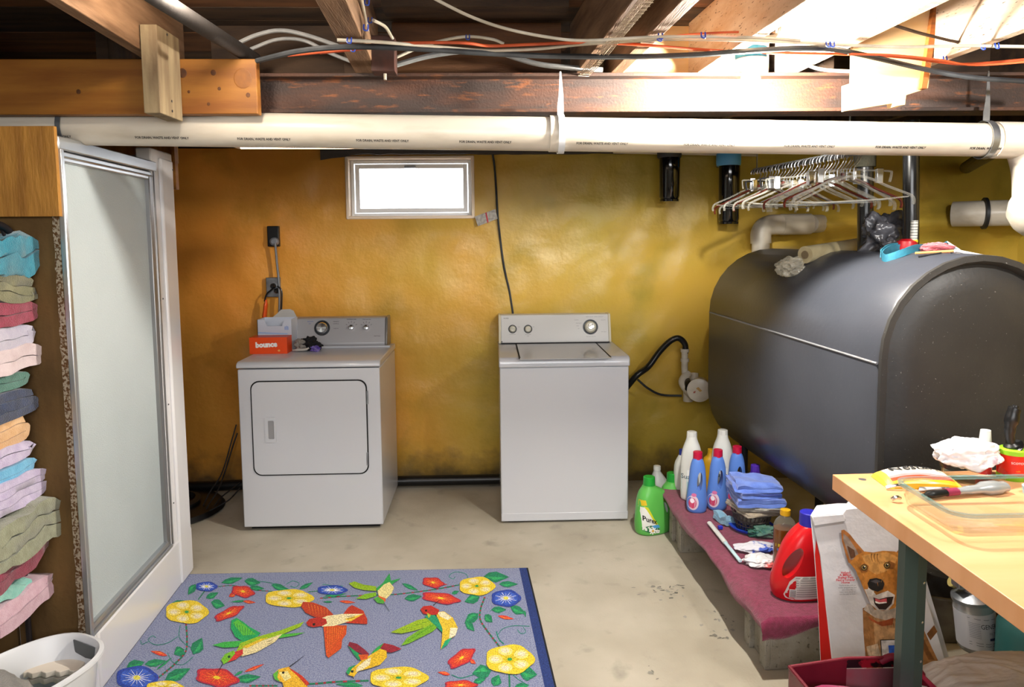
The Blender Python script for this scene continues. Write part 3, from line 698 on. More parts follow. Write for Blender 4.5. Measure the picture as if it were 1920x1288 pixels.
# porcelain globe by the shower, only its underside shows
gp = on_z(365, -8, 2.17)
gl = thing('ceiling_globe', 'white globe lamp hanging above the pine board', 'lamp', (gp.x, gp.y, 2.17))
gem = mt('glowing_globe', '#fff0dc', .3, emit=1.)
gem.node_tree.nodes['Principled BSDF'].inputs['Emission Strength'].default_value = GLOBE_POWER / (math.pi * 4 * math.pi * .045 * .045)
MB().lathe([(0, 0), (.03, .004), (.047, .02), (.05, .04), (.04, .07), (.03, .08), (0, .08)], 24, (gp.x, gp.y, 2.172)).build('globe', gem, gl)
MB().lathe([(0, 0), (.05, 0), (.06, .02), (.06, .07), (0, .07)], 24, (gp.x, gp.y, 2.25)).build('base', white_enamel, gl)

# cables and tubes
cab = {k: mt('cable_' + k, v, .55, col2=w_, vs=12) for k, v, w_ in (('black', '#1d1f22', '#34373a'), ('orange', '#c5552a', '#a8431d'), ('white', '#c9c2b2', '#a89f8c'), ('grey', '#8f9090', '#77797a'), ('brown', '#4a382a', '#372819'))}
def under(x_, y_, z_):
    """on the undersides of the joists, or in front of the beam where the run drops lower"""
    p = on_z(x_, y_, z_); return p if p.y < 2.36 else on_y(x_, y_, 2.36)
def cable(pix, Y, r, kind, label, name='cable', sag=None, seg=8, group=None):
    pts = [under(p[0], p[1], Y[1]) if isinstance(Y, tuple) else on_y(p[0], p[1], p[2] if len(p) > 2 else Y) for p in pix]
    mb = MB(); mb.tube(pts, r, seg, 6)
    return mb.build(name, cab[kind], label=label, cat='cable', group=group, origin=pts[0])
cable([(482, 114), (560, 96), (650, 88), (760, 90), (900, 99), (1000, 104), (1100, 106), (1200, 106), (1300, 103), (1400, 96), (1490, 91), (1560, 92), (1640, 108), (1740, 131), (1830, 146), (1960, 155)], ('z', 2.100), .0085, 'black', 'thick black cable running the whole width under the joists')
cable([(600, 99), (680, 91), (740, 82), (860, 80), (920, 86), (1000, 83), (1100, 80), (1200, 84), (1300, 92), (1400, 98), (1500, 100), (1600, 102), (1700, 108), (1760, 116), (1820, 120), (1960, 108)], ('z', 2.112), .0045, 'orange', 'orange cable running under the joists past the bulb')
cable([(540, 104), (620, 96), (690, 88), (740, 86)], ('z', 2.108), .0045, 'orange', 'short orange cable over the junction box end')
cable([(1590, 101), (1680, 104), (1760, 112), (1830, 122), (1960, 113)], ('z', 2.094), .0035, 'orange', 'second orange cable across the plywood gusset')
cable([(632, 75), (700, 78), (800, 86), (900, 94), (1000, 92), (1080, 84), (1150, 79), (1240, 74), (1320, 74), (1400, 76), (1500, 80), (1600, 85), (1700, 88), (1800, 86), (1960, 88)], ('z', 2.108), .005, 'white', 'off-white cable strung from the wide joist to the tank side')
cable([(800, -10, 1.98), (880, 30, 2.02), (950, 54, 2.05), (1030, 70, 2.07), (1100, 76, 2.07), (1240, 69, 2.05), (1400, 70, 2.05), (1500, 76, 2.06)], 2.3, .0045, 'white', 'off-white cable drooping down from the ceiling to the bundle')
cable([(440, 84), (480, 66), (525, 57), (575, 66), (640, 88)], 2.45, .007, 'grey', 'grey cable arching over the end of the pine board')
cable([(470, 92), (520, 74), (570, 76), (620, 100), (665, 118)], 2.48, .006, 'grey', 'lower grey cable arching behind the pine board end')
cable([(742, 122), (800, 106), (860, 97), (905, 96)], 2.50, .009, 'grey', 'thick grey tube rising beside the junction box')
cable([(930, 96), (1000, 118), (1060, 126), (1130, 131)], 2.50, .009, 'grey', 'thick grey tube falling behind the middle joist')
cable([(742, 108), (800, 84), (868, 69), (920, 73), (945, 82)], 2.46, .005, 'white', 'white cable arching above the rusty beam')
cable([(676, -10, 2.0), (684, 30, 2.18), (690, 62, 2.34)], 2.3, .005, 'white', 'white cable stapled along the wide joist')
cable([(700, 38, 2.22), (722, 50, 2.3), (736, 72, 2.38)], 2.3, .005, 'white', 'white cable bending into the junction box')
cable([(1380, 76, 2.3), (1392, 45, 2.28), (1420, 26, 2.2), (1455, 14, 2.15), (1490, 4, 2.1)], 2.3, .006, 'white', 'white cable loop stapled on the pale joist')
cable([(1410, 72, 2.32), (1408, 48, 2.3), (1425, 34, 2.28), (1450, 30, 2.27), (1462, 48, 2.28), (1455, 66, 2.3), (1425, 70, 2.3)], 2.3, .005, 'white', 'small curl of white cable near the bulb')
cable([(1665, 44, 2.2), (1740, 66, 2.26), (1830, 84, 2.3), (1960, 90, 2.34)], 2.3, .005, 'brown', 'dark brown cable slung from the pale joist')
cable([(1500, 116), (1540, 130), (1600, 134)], 2.44, .006, 'white', 'white tube between the bulb and the plywood gusset')
cable([(1180, 80), (1260, 68), (1330, 62), (1385, 60)], ('z', 2.113), .003, 'orange', 'thin orange cable rising towards the bulb box')
mb = MB(); pts = [on_z(478, 112, 2.16), on_z(295, -4, 2.16), on_z(200, -70, 2.16)]; mb.tube(pts, .024, 16); mb.build('conduit', mt('dusty_conduit', '#343130', .7, bump=.3), label='dusty grey conduit crossing above the end of the pine board', cat='conduit')
mb = MB(); mb.box(*[f(on_y(x_, 100, 2.40).x) for x_, f in ((697, float), (741, float))], 2.38, 2.45, on_y(700, 133, 2.38).z, on_y(700, 66, 2.38).z)
jb = mb.build('junction_box', mt('brown_box', '#33201a', .6, col2='#4d2a20', vs=20), label='small dark brown junction box beside the wide joist', cat='junction box', bevel=.002, smooth=0)
m2 = MB(); c_ = on_y(722, 138, 2.40); m2.tube([c_, c_ + Vector((0, 0, -.02))], .005, 8); m2.build('connector', cab['white'], jb)
blue_clip = mt('blue_plastic_clip', '#24419c', .4)
for i_, (x_, y_, Y_) in enumerate(((655, 76, 2.31), (662, 92, 2.31), (877, 70, 2.458), (1238, 68, 2.30), (1236, 72, 2.30), (1318, 66, 2.30), (1552, 83, 2.30), (1560, 83, 2.30), (1842, 88, 2.30), (1868, 86, 2.30), (1771, 110, 2.32), (688, 5, 2.1), (694, 38, 2.26), (686, 52, 2.3), (1420, 32, 2.19), (1438, 42, 2.26))):
    p = under(x_, y_, 2.106) if 2.29 < Y_ < 2.33 else on_y(x_, y_, Y_); mb = MB()
    mb.tube([p + Vector((-.005, 0, .008)), p + Vector((-.005, -.005, -.006)), p + Vector((.005, -.005, -.008)), p + Vector((.006, 0, .008))], .0022, 6, 3)
    mb.build('cable_staple', blue_clip, label='small blue cable staple pinching the cables under the joists', cat='staple', group='blue cable staples')
# torn woven strip along the underside of the middle joist
mb = MB(); q0 = on_z(1078, 146, 2.112); 
for k in range(9):
    o_ = JN * (.004 + .0045 * k)
    pts = [q0 + o_ + JD * (-.02 - .0 * k), q0 + o_ + JD * -.25 + Vector((0, 0, -.004 - .003 * (k % 3))), q0 + o_ + JD * -.5 + Vector((0, 0, -.006)), q0 + o_ + JD * -.95]
    mb.tube(pts, .0016, 4, 4)
for k in range(30):
    c_ = q0 + JD * (-.05 - .028 * k); mb.tube([c_ + JN * .003 + Vector((0, 0, -.004)), c_ + JN * .042 + Vector((0, 0, -.005))], .0009, 4)
mb.build('woven_strip', mt('dusty_fibre', '#b8a894', .9), label='torn dusty woven strip hanging under a middle joist', cat='strip', kind='stuff')

# ================================================================== WALL FITTINGS
def wy(x_, y_, d=.0): return on_y(x_, y_, WALL_Y - .01 - d)
# cord with a paper tag
pts = [wy(922, 280, .02), wy(927, 310), wy(930, 350), wy(933, 400, .01), wy(937, 440), wy(945, 500), wy(955, 545), wy(962, 590)]
cord = MB().tube(pts, .0065, 8, 5).build('power_cord', cab['black'], label='black cord running down the wall to the washer', cat='cord', origin=pts[0])
q = [wy(890, 406, .03), wy(929, 392, .02), wy(933, 410, .02), wy(896, 424, .03)]
tg = MB().prism(q, (0, .001, 0)).build('paper_tag', mt('tag_paper', '#b9b4ab', .7, col2='#8f8a84', vs=60, bump=.3), label='small grey paper tag hanging on the black wall cord', cat='tag', smooth=0)
q = [wy(910, 399, .032), wy(912, 398, .032), wy(916, 417, .032), wy(914, 418, .032)]
MB().prism(q, (0, .0006, 0)).build('red_stripe', red_ink, tg, smooth=0)
# dryer socket, plug and cord
p0, p1 = wy(503, 424, .0), wy(526, 462, .0)
so = thing('dryer_socket', 'black dryer socket on the orange wall with a grey plug', 'socket', ((p0.x + p1.x) / 2, p0.y, p1.z))
MB().box(p0.x, p1.x, p0.y - .03, p0.y + .02, p1.z, p0.z).build('cover', blackp, so, bevel=.004)
pc = on_y(515, 453, p0.y - .035)
MB().lathe([(0, 0), (.026, 0), (.024, .025), (.014, .034), (0, .034)], 20, pc + Vector((0, .005, 0)), (0, -1, 0)).build('plug', greyp, so)
pts = [on_y(516, 456, p0.y - .06), on_y(519, 490, p0.y - .05), on_y(523, 530, p0.y - .05), on_y(524, 575, p0.y - .05), on_y(520, 620, p0.y - .03)]
MB().tube(pts, .011, 10, 5, flat=.6).build('cord', greyp, so)
p0, p1 = wy(501, 520), wy(527, 556)
ob = thing('outlet_box', 'metal outlet box crowded with black plugs above the dryer', 'outlet', ((p0.x + p1.x) / 2, p0.y, p1.z))
MB().box(p0.x, p1.x, p0.y - .03, p0.y + .02, p1.z, p0.z).build('box', galv, ob, bevel=.003)
for x_, y_, pts_ in ((513, 536, [(513, 540), (507, 545), (500, 552), (496, 565)]), (520, 545, [(520, 536), (528, 545), (528, 570), (527, 600)])):
    c_ = on_y(x_, y_, p0.y - .03)
    MB().lathe([(0, 0), (.017, 0), (.016, .02), (.008, .035), (0, .035)], 12, c_, (0, -1, 0)).build('plug', blackp, ob)
    MB().tube([on_y(a_, b_, p0.y - .06) for a_, b_ in pts_], .005, 6, 4).build('cord', blackp, ob)
q0 = on_y(497, 578, p0.y - .06)
MB().tube([on_y(499, 562, p0.y - .06), on_y(498, 575, p0.y - .06), on_y(496, 592, p0.y - .06), on_y(494, 610, p0.y - .06)], [.011, .019, .021, .012], 10, 3, flat=.6).build('plug_adapter', mt('orange_plug', '#e0561c', .4), label='orange plug connector hanging beside the outlet box', cat='plug')
# water filters
clearblk = mt('smoky_housing', '#0c0d10', .08, coat=.5)
def filt(xc, yt, ym, yb, w, capm, label, Y=4.26):
    t, m_, b_ = on_y(xc, yt, Y), on_y(xc, ym, Y), on_y(xc, yb, Y); r = abs(on_y(xc + w / 2, yt, Y).x - t.x)
    th = thing('water_filter', label, 'filter', (b_.x, Y, b_.z))
    MB().lathe([(0, 0), (r * .8, 0), (r * .82, .012), (r * .76, .016), (r * .84, .03), (r * .88, m_.z - b_.z), (0, m_.z - b_.z)], 28, b_).build('canister', clearblk, th)
    MB().lathe([(0, 0), (r * .98, 0), (r * 1.02, .015), (r * 1.02, t.z - m_.z - .02), (r * .8, t.z - m_.z), (0, t.z - m_.z)], 28, m_).build('cap', capm, th)
    MB().box(b_.x - .03, b_.x + .03, Y + .03, WALL_Y - .005, m_.z + .005, t.z).build('bracket', darkmetal, th, bevel=.003)
    return th
filt(1255, 276, 296, 378, 44, mt('dark_filter_cap', '#3b3a3c', .5), 'black water filter canister hanging on the yellow wall over the washer')
filt(1366, 283, 311, 420, 44, mt('blue_filter_cap', '#63aee6', .35), 'black water filter with light blue cap beside the hangers')
pts = [on_y(1150, 284, 4.3), on_y(1240, 286, 4.3), on_y(1340, 288, 4.3), on_y(1420, 290, 4.3)]
MB().tube(pts, .012, 10, 3).build('water_pipe', white_pvc, label='thin white water pipe linking the two wall filters', cat='pipe')
# drain elbow on the wall behind the tank
el = thing('drain_elbow', 'white drain elbow on the yellow wall under the hangers', 'pipe', on_y(1426, 475, 4.25))
e0 = on_y(1426, 480, 4.25); zz = on_y(1426, 425, 4.25).z
MB().tube([(e0.x, 4.25, 1.0), (e0.x, 4.25, zz - .10)], .052, 24).build('pipe_run', white_pvc, el)
MB().tube([(e0.x, 4.25, zz - .10), (e0.x, 4.25, zz - .04), (e0.x + .02, 4.25, zz - .005), (e0.x + .06, 4.25, zz + .01), (e0.x + .14, 4.25, zz + .012)], .060, 24, 5).build('elbow', white_pvc, el)
MB().tube([(e0.x + .12, 4.25, zz + .012), (e0.x + .30, 4.26, zz + .014)], .063, 24).build('coupling', white_pvc, el)
MB().tube([(e0.x + .30, 4.26, zz + .014), (e0.x + .48, 4.40, zz + .018)], .055, 24).build('pipe_run', white_pvc, el)
# white pipe breaking out of the foam at the far side
p0 = on_y(1850, 400, 4.1)
w2 = thing('foamed_pipe', 'short white pipe breaking out of the yellow foam above the tank', 'pipe', p0)
MB().tube([p0 + Vector((-.12, .12, 0)), p0, p0 + Vector((.25, -.10, -.0))], .075, 28).build('pipe_run', white_pvc, w2)
MB().lathe([(.078, 0), (.092, .004), (.092, .02), (.078, .024)], 28, p0 + Vector((-.02, .01, 0)), (.9, -.36, 0)).build('collar', darkmetal, w2)
# washer hose and stand pipe
hs = MB().tube([on_y(1150, 760, 4.36), on_y(1190, 708, 4.22), on_y(1215, 688, 4.25), on_y(1236, 660, 4.28), on_y(1256, 640, 4.3), on_y(1272, 634, 4.3), on_y(1284, 645, 4.3), on_y(1285, 662, 4.3)], .0185, 14, 6).build('drain_hose', blackp, label='black ribbed hose looping from washer to white standpipe', cat='hose')
sp_ = thing('standpipe', 'white standpipe and trap between washer and oil tank', 'pipe', on_y(1285, 750, 4.3))
c_ = on_y(1284, 655, 4.3)
MB().tube([c_, on_y(1284, 700, 4.3), on_y(1290, 715, 4.3)], .020, 16, 3).build('riser', white_pvc, sp_)
for y_ in (654, 672): MB().tube([on_y(1284, y_, 4.3), on_y(1284, y_ + 6, 4.3)], .026, 16).build('collar', white_pvc, sp_)
MB().tube([on_y(1290, 700, 4.3), on_y(1280, 715, 4.26), on_y(1288, 730, 4.24), on_y(1300, 740, 4.28), on_y(1302, 700, 4.33)], .026, 14, 5).build('trap', white_pvc, sp_)
MB().tube([on_y(1290, 752, 4.3), on_y(1290, 712, 4.3)], .030, 16).build('tee', white_pvc, sp_)
MB().tube([on_y(1288, 714, 4.27), on_y(1291, 722, 4.2), on_y(1291, 730, 4.2)], .022, 14, 3).build('rubber_sleeve', blackp, sp_)
cc = on_y(1311, 731, 4.14); cd = Vector((-.35, -1, 0)).normalized()
MB().lathe([(0, 0), (.062, 0), (.062, .025), (.07, .03), (.07, .045), (.055, .05), (0, .05)], 32, cc - cd * .03, cd).build('cleanout_cap', white_pvc, sp_)
MB().tube([cc - cd * .03, cc - cd * .12], .055, 24).build('cleanout_arm', white_pvc, sp_)
m_ = plane_map(cc + cd * .0205, (1, -.35, 0), (0, 0, 1), .001)
a = Art(m_); a.poly([(-.018, .012), (-.004, .022), (.018, .0), (.006, -.008)], '#b08a4a'); a.poly([(-.03, -.006), (-.018, -.002), (-.022, -.016), (-.034, -.018)], '#9a5040'); a.build('sticker', sp_)
cable([(1196, 712, 4.24), (1215, 728, 4.27), (1240, 740, 4.3), (1278, 742, 4.3)], 4.3, .007, 'black', 'thin black hose sagging from washer to the trap')
# things on the floor by the shower
MB().tube([(-2.2, 4.30, .05), (-1.72, 4.32, .05), (-1.4, 4.34, .05), (-.5, 4.36, .045), (.2, 4.36, .045)], .032, 12, 4).build('floor_pipe', blackp, label='black pipe lying along the foot of the back wall', cat='pipe')
c_ = on_z(348, 955, .02); sm = thing('sump_lid', 'black sump lid on the floor beside the shower and dryer', 'lid', (c_.x - .1, c_.y + .02, 0))
MB().lathe([(0, 0), (.28, 0), (.30, .012), (.28, .035), (.20, .045), (0, .045)], 36, (c_.x - .1, c_.y + .02, .001)).build('lid', blackp, sm)
MB().lathe([(.16, 0), (.17, .02), (.14, .03), (.13, 0)], 30, (c_.x - .1, c_.y + .02, .045)).build('rim', darkmetal, sm)
for k, pp in enumerate(([(443, 796, 4.34), (432, 835, 4.32), (422, 870, 4.3), (412, 895, 4.2), (395, 920, 4.1), (380, 950, 4.0), (376, 960, 3.95)],
                       [(445, 812, 4.34), (434, 845, 4.3), (420, 890, 4.25), (408, 920, 4.1), (392, 945, 4.0), (384, 960, 3.95)],
                       [(450, 905, 4.3), (430, 920, 4.2), (412, 935, 4.1), (396, 955, 3.98), (382, 964, 3.93)],
                       [(450, 915, 4.2), (432, 935, 4.1), (415, 946, 4.05), (398, 955, 3.97), (386, 962, 3.93)])):
    cable(pp, 4.2, .004, 'black', ['thin black cord hanging down from the dryer side, outer one', 'thin black cord hanging down close to the dryer side', 'upper of two black cords curving off the floor pipe', 'lower of two black cords curving off the floor pipe'][k], name='cord', group='cords behind the dryer')

# ================================================================== OIL TANK
TA = R(3.2); TO = Vector((1.284, 2.30, 0))       # near end, left side
tu = Vector((-math.sin(TA), math.cos(TA), 0)); tn = Vector((tu.y, -tu.x, 0))
TR, TZ0, TZ1, TL = .343, .36, 1.478, 1.56
def oval(r, s, n_=16):
    out = []
    for k in range(n_ + 1): a_ = math.pi * k / n_; out.append((TR - r * math.cos(a_), TZ1 - TR + r * math.sin(a_)))
    for k in range(n_ + 1): a_ = math.pi * k / n_; out.append((TR + r * math.cos(a_), TZ0 + TR - r * math.sin(a_)))
    return [TO + tu * s + tn * x_ + Vector((0, 0, z_)) for x_, z_ in out]
tankm = mt('dark_tank_paint', '#3c3f47', .33, col2='#464951', vs=2, col3='#6d6e72', vs3=150, lo3=.70, hi3=.78, bump=.15, bs=50, spec=.45)
tank_end = mt('tank_end_paint', '#29292a', .5, col2='#343331', vs=3, col3='#8a8985', vs3=160, lo3=.70, hi3=.76, bump=.2, bs=60)
tk = thing('oil_tank', 'large charcoal oil tank with rounded top on short legs', 'tank', TO + tn * TR + tu * .75)
MB().loft([oval(TR - .01, .0), oval(TR, .012), oval(TR, TL - .012), oval(TR - .01, TL)], caps=False).build('shell', tankm, tk)
MB().loft([oval(TR - .001, .0), oval(TR - .002, -.014), oval(TR - .022, -.016), oval(TR - .030, -.004), oval(TR - .034, .02)], caps=False).build('end_rim', tank_end, tk)
MB().loft([oval(TR - .030, .014), oval(TR - .052, .008), oval(TR - .062, .0), oval(TR - .12, -.012), oval(TR - .25, -.016)]).build('end_cap', tank_end, tk)
MB().loft([oval(TR - .02, TL - .02), oval(TR - .1, TL + .01)]).build('end_cap', tank_end, tk)
za, zb_ = on_plane(1650, 683, TO, tn).z, on_plane(1340, 588, TO, tn).z
def weld(s0, s1, z0_, z1_):
    mb = MB(); P = [TO + tu * (s0 + (s1 - s0) * k / 60) - tn * .0008 + Vector((0, 0, z0_ + (z1_ - z0_) * k / 60 + .0015 * nz((k, 0, 1)))) for k in range(61)]
    mb.tube(P, .0045, 6); return mb
weld(0.005, TL - .02, za, zb_).build('weld_seam', mt('weld_bead', '#8d8f94', .6, bump=.8, bs=200), tk)
for s_ in (.2, TL - .2):
    for x_ in (.13, 2 * TR - .13):
        p = TO + tu * s_ + tn * x_
        MB().tube([p + Vector((0, 0, 0)), p + Vector((0, 0, .50))], .022, 12).build('leg', darkmetal, tk)
        MB().lathe([(0, 0), (.06, 0), (.06, .006), (0, .006)], 16, p).build('foot', darkmetal, tk)
# pipes standing on the tank
blackpipe = mt('black_iron_pipe', '#17181a', .28, coat=.2)
pv = [on_y(1622, 470, 3.1), on_y(1706, 470, 2.88)]
vp = thing('vent_pipe', 'black iron vent pipe rising from the tank beside the grey bag', 'pipe', (1.655, 3.1, 1.475))
MB().tube([(1.655, 3.1, 1.47), (1.64, 3.1, 1.90)], .033, 20).build('riser', blackpipe, vp)
MB().tube([(1.64, 3.1, 1.84), (1.64, 3.1, 1.90), (1.65, 3.1, 1.93), (1.70, 3.1, 1.935)], .044, 20, 4).build('elbow', mt('mossy_iron', '#2c2a1e', .9, bump=1., bs=60), vp)
MB().tube([(1.68, 3.1, 1.93), (1.9, 3.1, 1.93), (2.3, 3.2, 1.93), (2.9, 4.3, 1.95)], .036, 16).build('cross_pipe', mt('foamed_pipe_run', '#6e6428', .85, bump=1., bs=70), vp)
fp = thing('fill_pipe', 'black iron fill pipe rising from the tank behind the teal cloth', 'pipe', (1.70, 2.86, 1.475))
MB().tube([(1.715, 2.86, 1.47), (1.695, 2.86, 2.0)], .030, 20).build('riser', blackpipe, fp)
gm = thing('tank_gauge', 'clear tank gauge with red base standing by the fill pipe', 'gauge', (1.69, 2.80, 1.477))
gb = on_y(1700, 470, 2.78)
MB().lathe([(0, 0), (.04, 0), (.042, .02), (.036, .045), (.02, .055), (0, .055)], 20, (gb.x, 2.78, 1.474)).build('base', mt('red_plastic', '#a3121c', .35), gm)
gt = on_y(1712, 440, 2.77)
MB().tube([(gt.x, 2.765, 1.52), (gt.x, 2.765, 1.60)], .0135, 14).build('tube', mt('gauge_tube', '#d5d6cf', .15), gm)
for k in range(7):
    z_ = 1.53 + .011 * k; MB().tube([(gt.x, 2.765, z_), (gt.x, 2.765, z_ + .0018)], .0142, 14).build('scale_mark', label_ink, gm)
MB().tube([(gt.x, 2.765, 1.515), (gt.x, 2.765, 1.525)], .016, 14).build('collar', mt('yellow_ring', '#d8c22a', .4), gm)

# ================================================================== BENCH OF BLOCKS AND BOARD
BA = Vector((.985, 2.395, 0)); bu = Vector((.945 - .985, 3.59 - 2.355, 0)).normalized(); bn = Vector((bu.y, -bu.x, 0))
def cblock(name, o_, u_, n_, L_, W_, H_, label):
    """block with its end face (flanges) facing -n, front along n"""
    M = Matrix(((n_.x, u_.x, 0, o_.x), (n_.y, u_.y, 0, o_.y), (0, 0, 1, 0), (0, 0, 0, 1)))
    b = thing(name, label, 'block', o_)
    mb = MB(); t = .03
    mb.box(.02, L_ - .02, 0, t, 0, H_, M); mb.box(.02, L_ - .02, W_ - t, W_, 0, H_, M)
    mb.box(0, .022, 0, .05, 0, H_, M); mb.box(0, .022, W_ - .05, W_, 0, H_, M)
    mb.box(.02, .05, t, W_ - t, 0, H_, M); mb.box(L_ / 2 - .015, L_ / 2 + .015, t, W_ - t, 0, H_, M); mb.box(L_ - .05, L_ - .02, t, W_ - t, 0, H_, M)
    mb.build('body', block_mat, b, bevel=.004, smooth=0)
    return b
cblock('concrete_block', BA + bn * -.02, bu, bn, .38, .19, .19, 'concrete block under the near end of the towelled bench')
cblock('concrete_block', BA + bu * .96 - bn * .035, bu, bn, .38, .19, .19, 'concrete block behind the green detergent jug')
BZ = .19
bench = thing('bench_board', 'long wooden board laid on two concrete blocks by the tank', 'board', BA)
def BP(s, x_, z_=0): return BA + bu * s + bn * x_ + Vector((0, 0, z_))
MB().prism([BP(-.03, .0, BZ), BP(1.24, .0, BZ), BP(1.24, .28, BZ), BP(-.03, .30, BZ)], (0, 0, .022)).build('plank', greywood, bench, bevel=.002, smooth=0)
maroon = mt('maroon_terry', '#6d1a35', .95, col2='#83274a', vs=60, bump=.8, bs=300, sheen=.3)
# towel over the board
def tow(u, v):
    s = -.06 + 1.33 * u; x_ = -.085 + .38 * v
    z_ = BZ + .030 + .003 * nz((s * 6, x_ * 9, 0), 1)
    if v < .2:
        e = (.2 - v) / .2; edge = -.085 + .38 * .2
        x_ = edge - .045 * min(1, e * 1.6) + .012 * nz((s * 7, 1, 0)) * e; z_ = z_ - (.035 + .015 * math.sin(s * 9)) * max(0, e - .25) / .75
    if u < .06:
        e = 1 - u / .06; s = -.036 - .018 * min(1, e * 2); z_ -= (.05 + .02 * math.sin(v * 7)) * max(0, e - .3) / .7
    return BP(s, x_, z_)
mb = MB(); mb.grid(tow, 140, 40)
mb.build('maroon_towel', maroon, label='maroon towel spread over the bench board under the bottles', cat='towel', solid=.006, smooth=80)
MB().prism([on_z(1378, 1098, .0), on_z(1408, 1092, .0), on_z(1410, 1101, .0), on_z(1378, 1106, .0)], (0, 0, .02)).build('wood_scrap', mt('yellowed_wood', '#7a6a2c', .7), label='short scrap of wood on the floor under the bench', cat='wood scrap', bevel=.002, smooth=0)

# ================================================================== TABLE
TZ = .86
tb = thing('work_table', 'bright wood-topped table on dark green metal legs beside the tank', 'table', (1.36, 1.25, 0))
ttop = mt('orange_board', '#e2aa7c', .42, col2='#d69a68', vs=2, stretch=(1, 5, 1), spec=.45, coat=.1)
tx0 = .972
MB().prism([(tx0 + .007, 1.972, TZ - .045), (1.80, 1.99, TZ - .045), (1.80, .55, TZ - .045), (tx0 - .012, .55, TZ - .045)], (0, 0, .045)).build('tabletop', ttop, tb, bevel=.002, smooth=0)
MB().lathe([(0, 0), (.010, 0), (.010, .001), (.004, .0012), (0, .0008)], 16, on_z(1617, 899, TZ)).build('screw', galv, tb)
legm = mt('green_grey_steel', '#42534e', .35, metal=.3)
for i_, (lx, ly) in enumerate(((1.0, 1.64), (1.0, .80), (1.72, 1.64), (1.72, .80))):
    M = Matrix.Translation((lx, ly, 0))
    mb = MB(); mb.prism([(0, 0, 0), (.028, -.008, 0), (.055, 0, 0), (.055, .045, 0), (.052, .045, 0), (.052, .004, 0), (.028, -.004, 0), (.003, .004, 0), (.003, .03, 0), (0, .03, 0)], (0, 0, TZ - .045), M)
    lg = mb.build('leg', legm, tb, smooth=20)
    if i_ == 0:
        for z_ in (.70, .60, .50):
            MB().lathe([(0, 0), (.0035, 0), (.0035, .001), (0, .0015)], 10, (lx + .047, ly - .003, z_), (.3, -1, 0)).build('bolt', chrome, lg)
MB().box(1.16, 1.70, .90, 1.60, .79, .813).build('apron', legm, tb, smooth=0)
# ================================================================== RUG
RX0, RX1, RY0, RY1 = -1.40, .215, 2.20, 3.25
rug_bl, rug_br, rug_tr, rug_tl = Vector((-1.345, 2.20, 0)), Vector((.222, 2.20, 0)), on_z(990, 1063, .009), on_z(353, 1075, .009)
rug_tr.z = rug_tl.z = 0
rug = thing('floor_rug', 'blue-grey rug with hummingbirds and flowers on the concrete floor', 'rug', (-.6, 2.7, 0))
MB().prism([rug_bl, rug_br, rug_tr, rug_tl], (0, 0, .006)).build('backing', mt('rubber_backing', '#16181d', .9), rug, bevel=.001, smooth=0)
RZ = .0092
def px_rug(x_, y_, l): p = on_z(x_, y_, RZ); p.z = RZ + .0002 + l * 9e-6; return p
def inset(p, q, k): return p + (q - p) * k
MB().prism([rug_bl + Vector((.006, .006, .005)), rug_br + Vector((-.008, .006, .005)), rug_tr + Vector((-.008, -.008, .005)), rug_tl + Vector((.006, -.008, .005))], (0, 0, .004)).build('pile', mt('rug_pile', '#989fb8', .97, col2='#666e94', vs=230, lo=.4, hi=.62, bump=.6, bs=400), rug, smooth=0)
a = Art(lambda u, v, l: Vector((u, v, RZ + .0002 + l * 1e-5)))
e = .034
a.poly([(rug_br.x - .008, rug_br.y + .006), (rug_tr.x - .008, rug_tr.y - .008), (rug_tr.x - .008 - e, rug_tr.y - .008), (rug_br.x - .008 - e, rug_br.y + .006)], '#22356e')
a.build('navy_border', rug, PRINT_RUG)
A_ = Art(px_rug)
Z5 = lambda p: (180 + p[0] / 4.174, 1050 + p[1] / 4.174)
Z6 = lambda p: (600 + p[0] / 4.174, 1050 + p[1] / 4.174)
S = 1 / 4.174
def leaf(Z, x0, y0, x1, y1, w, c='#1d7a55', c2='#2f9c5b'):
    """leaf from stem point to tip, in zoom coordinates"""
    p, q = Vector((x0, y0)), Vector((x1, y1)); d = q - p; n = Vector((-d.y, d.x)).normalized() * w
    pts = [p, p + d * .25 + n * .75, p + d * .5 + n, p + d * .8 + n * .45, q, p + d * .8 - n * .4, p + d * .5 - n * .9, p + d * .2 - n * .7]
    A_.poly([Z(t) for t in pts], c)
    pts = [p + d * .1, p + d * .4 + n * .6, p + d * .9 + n * .15, p + d * .6 + n * .05]
    A_.poly([Z(t) for t in pts], c2)
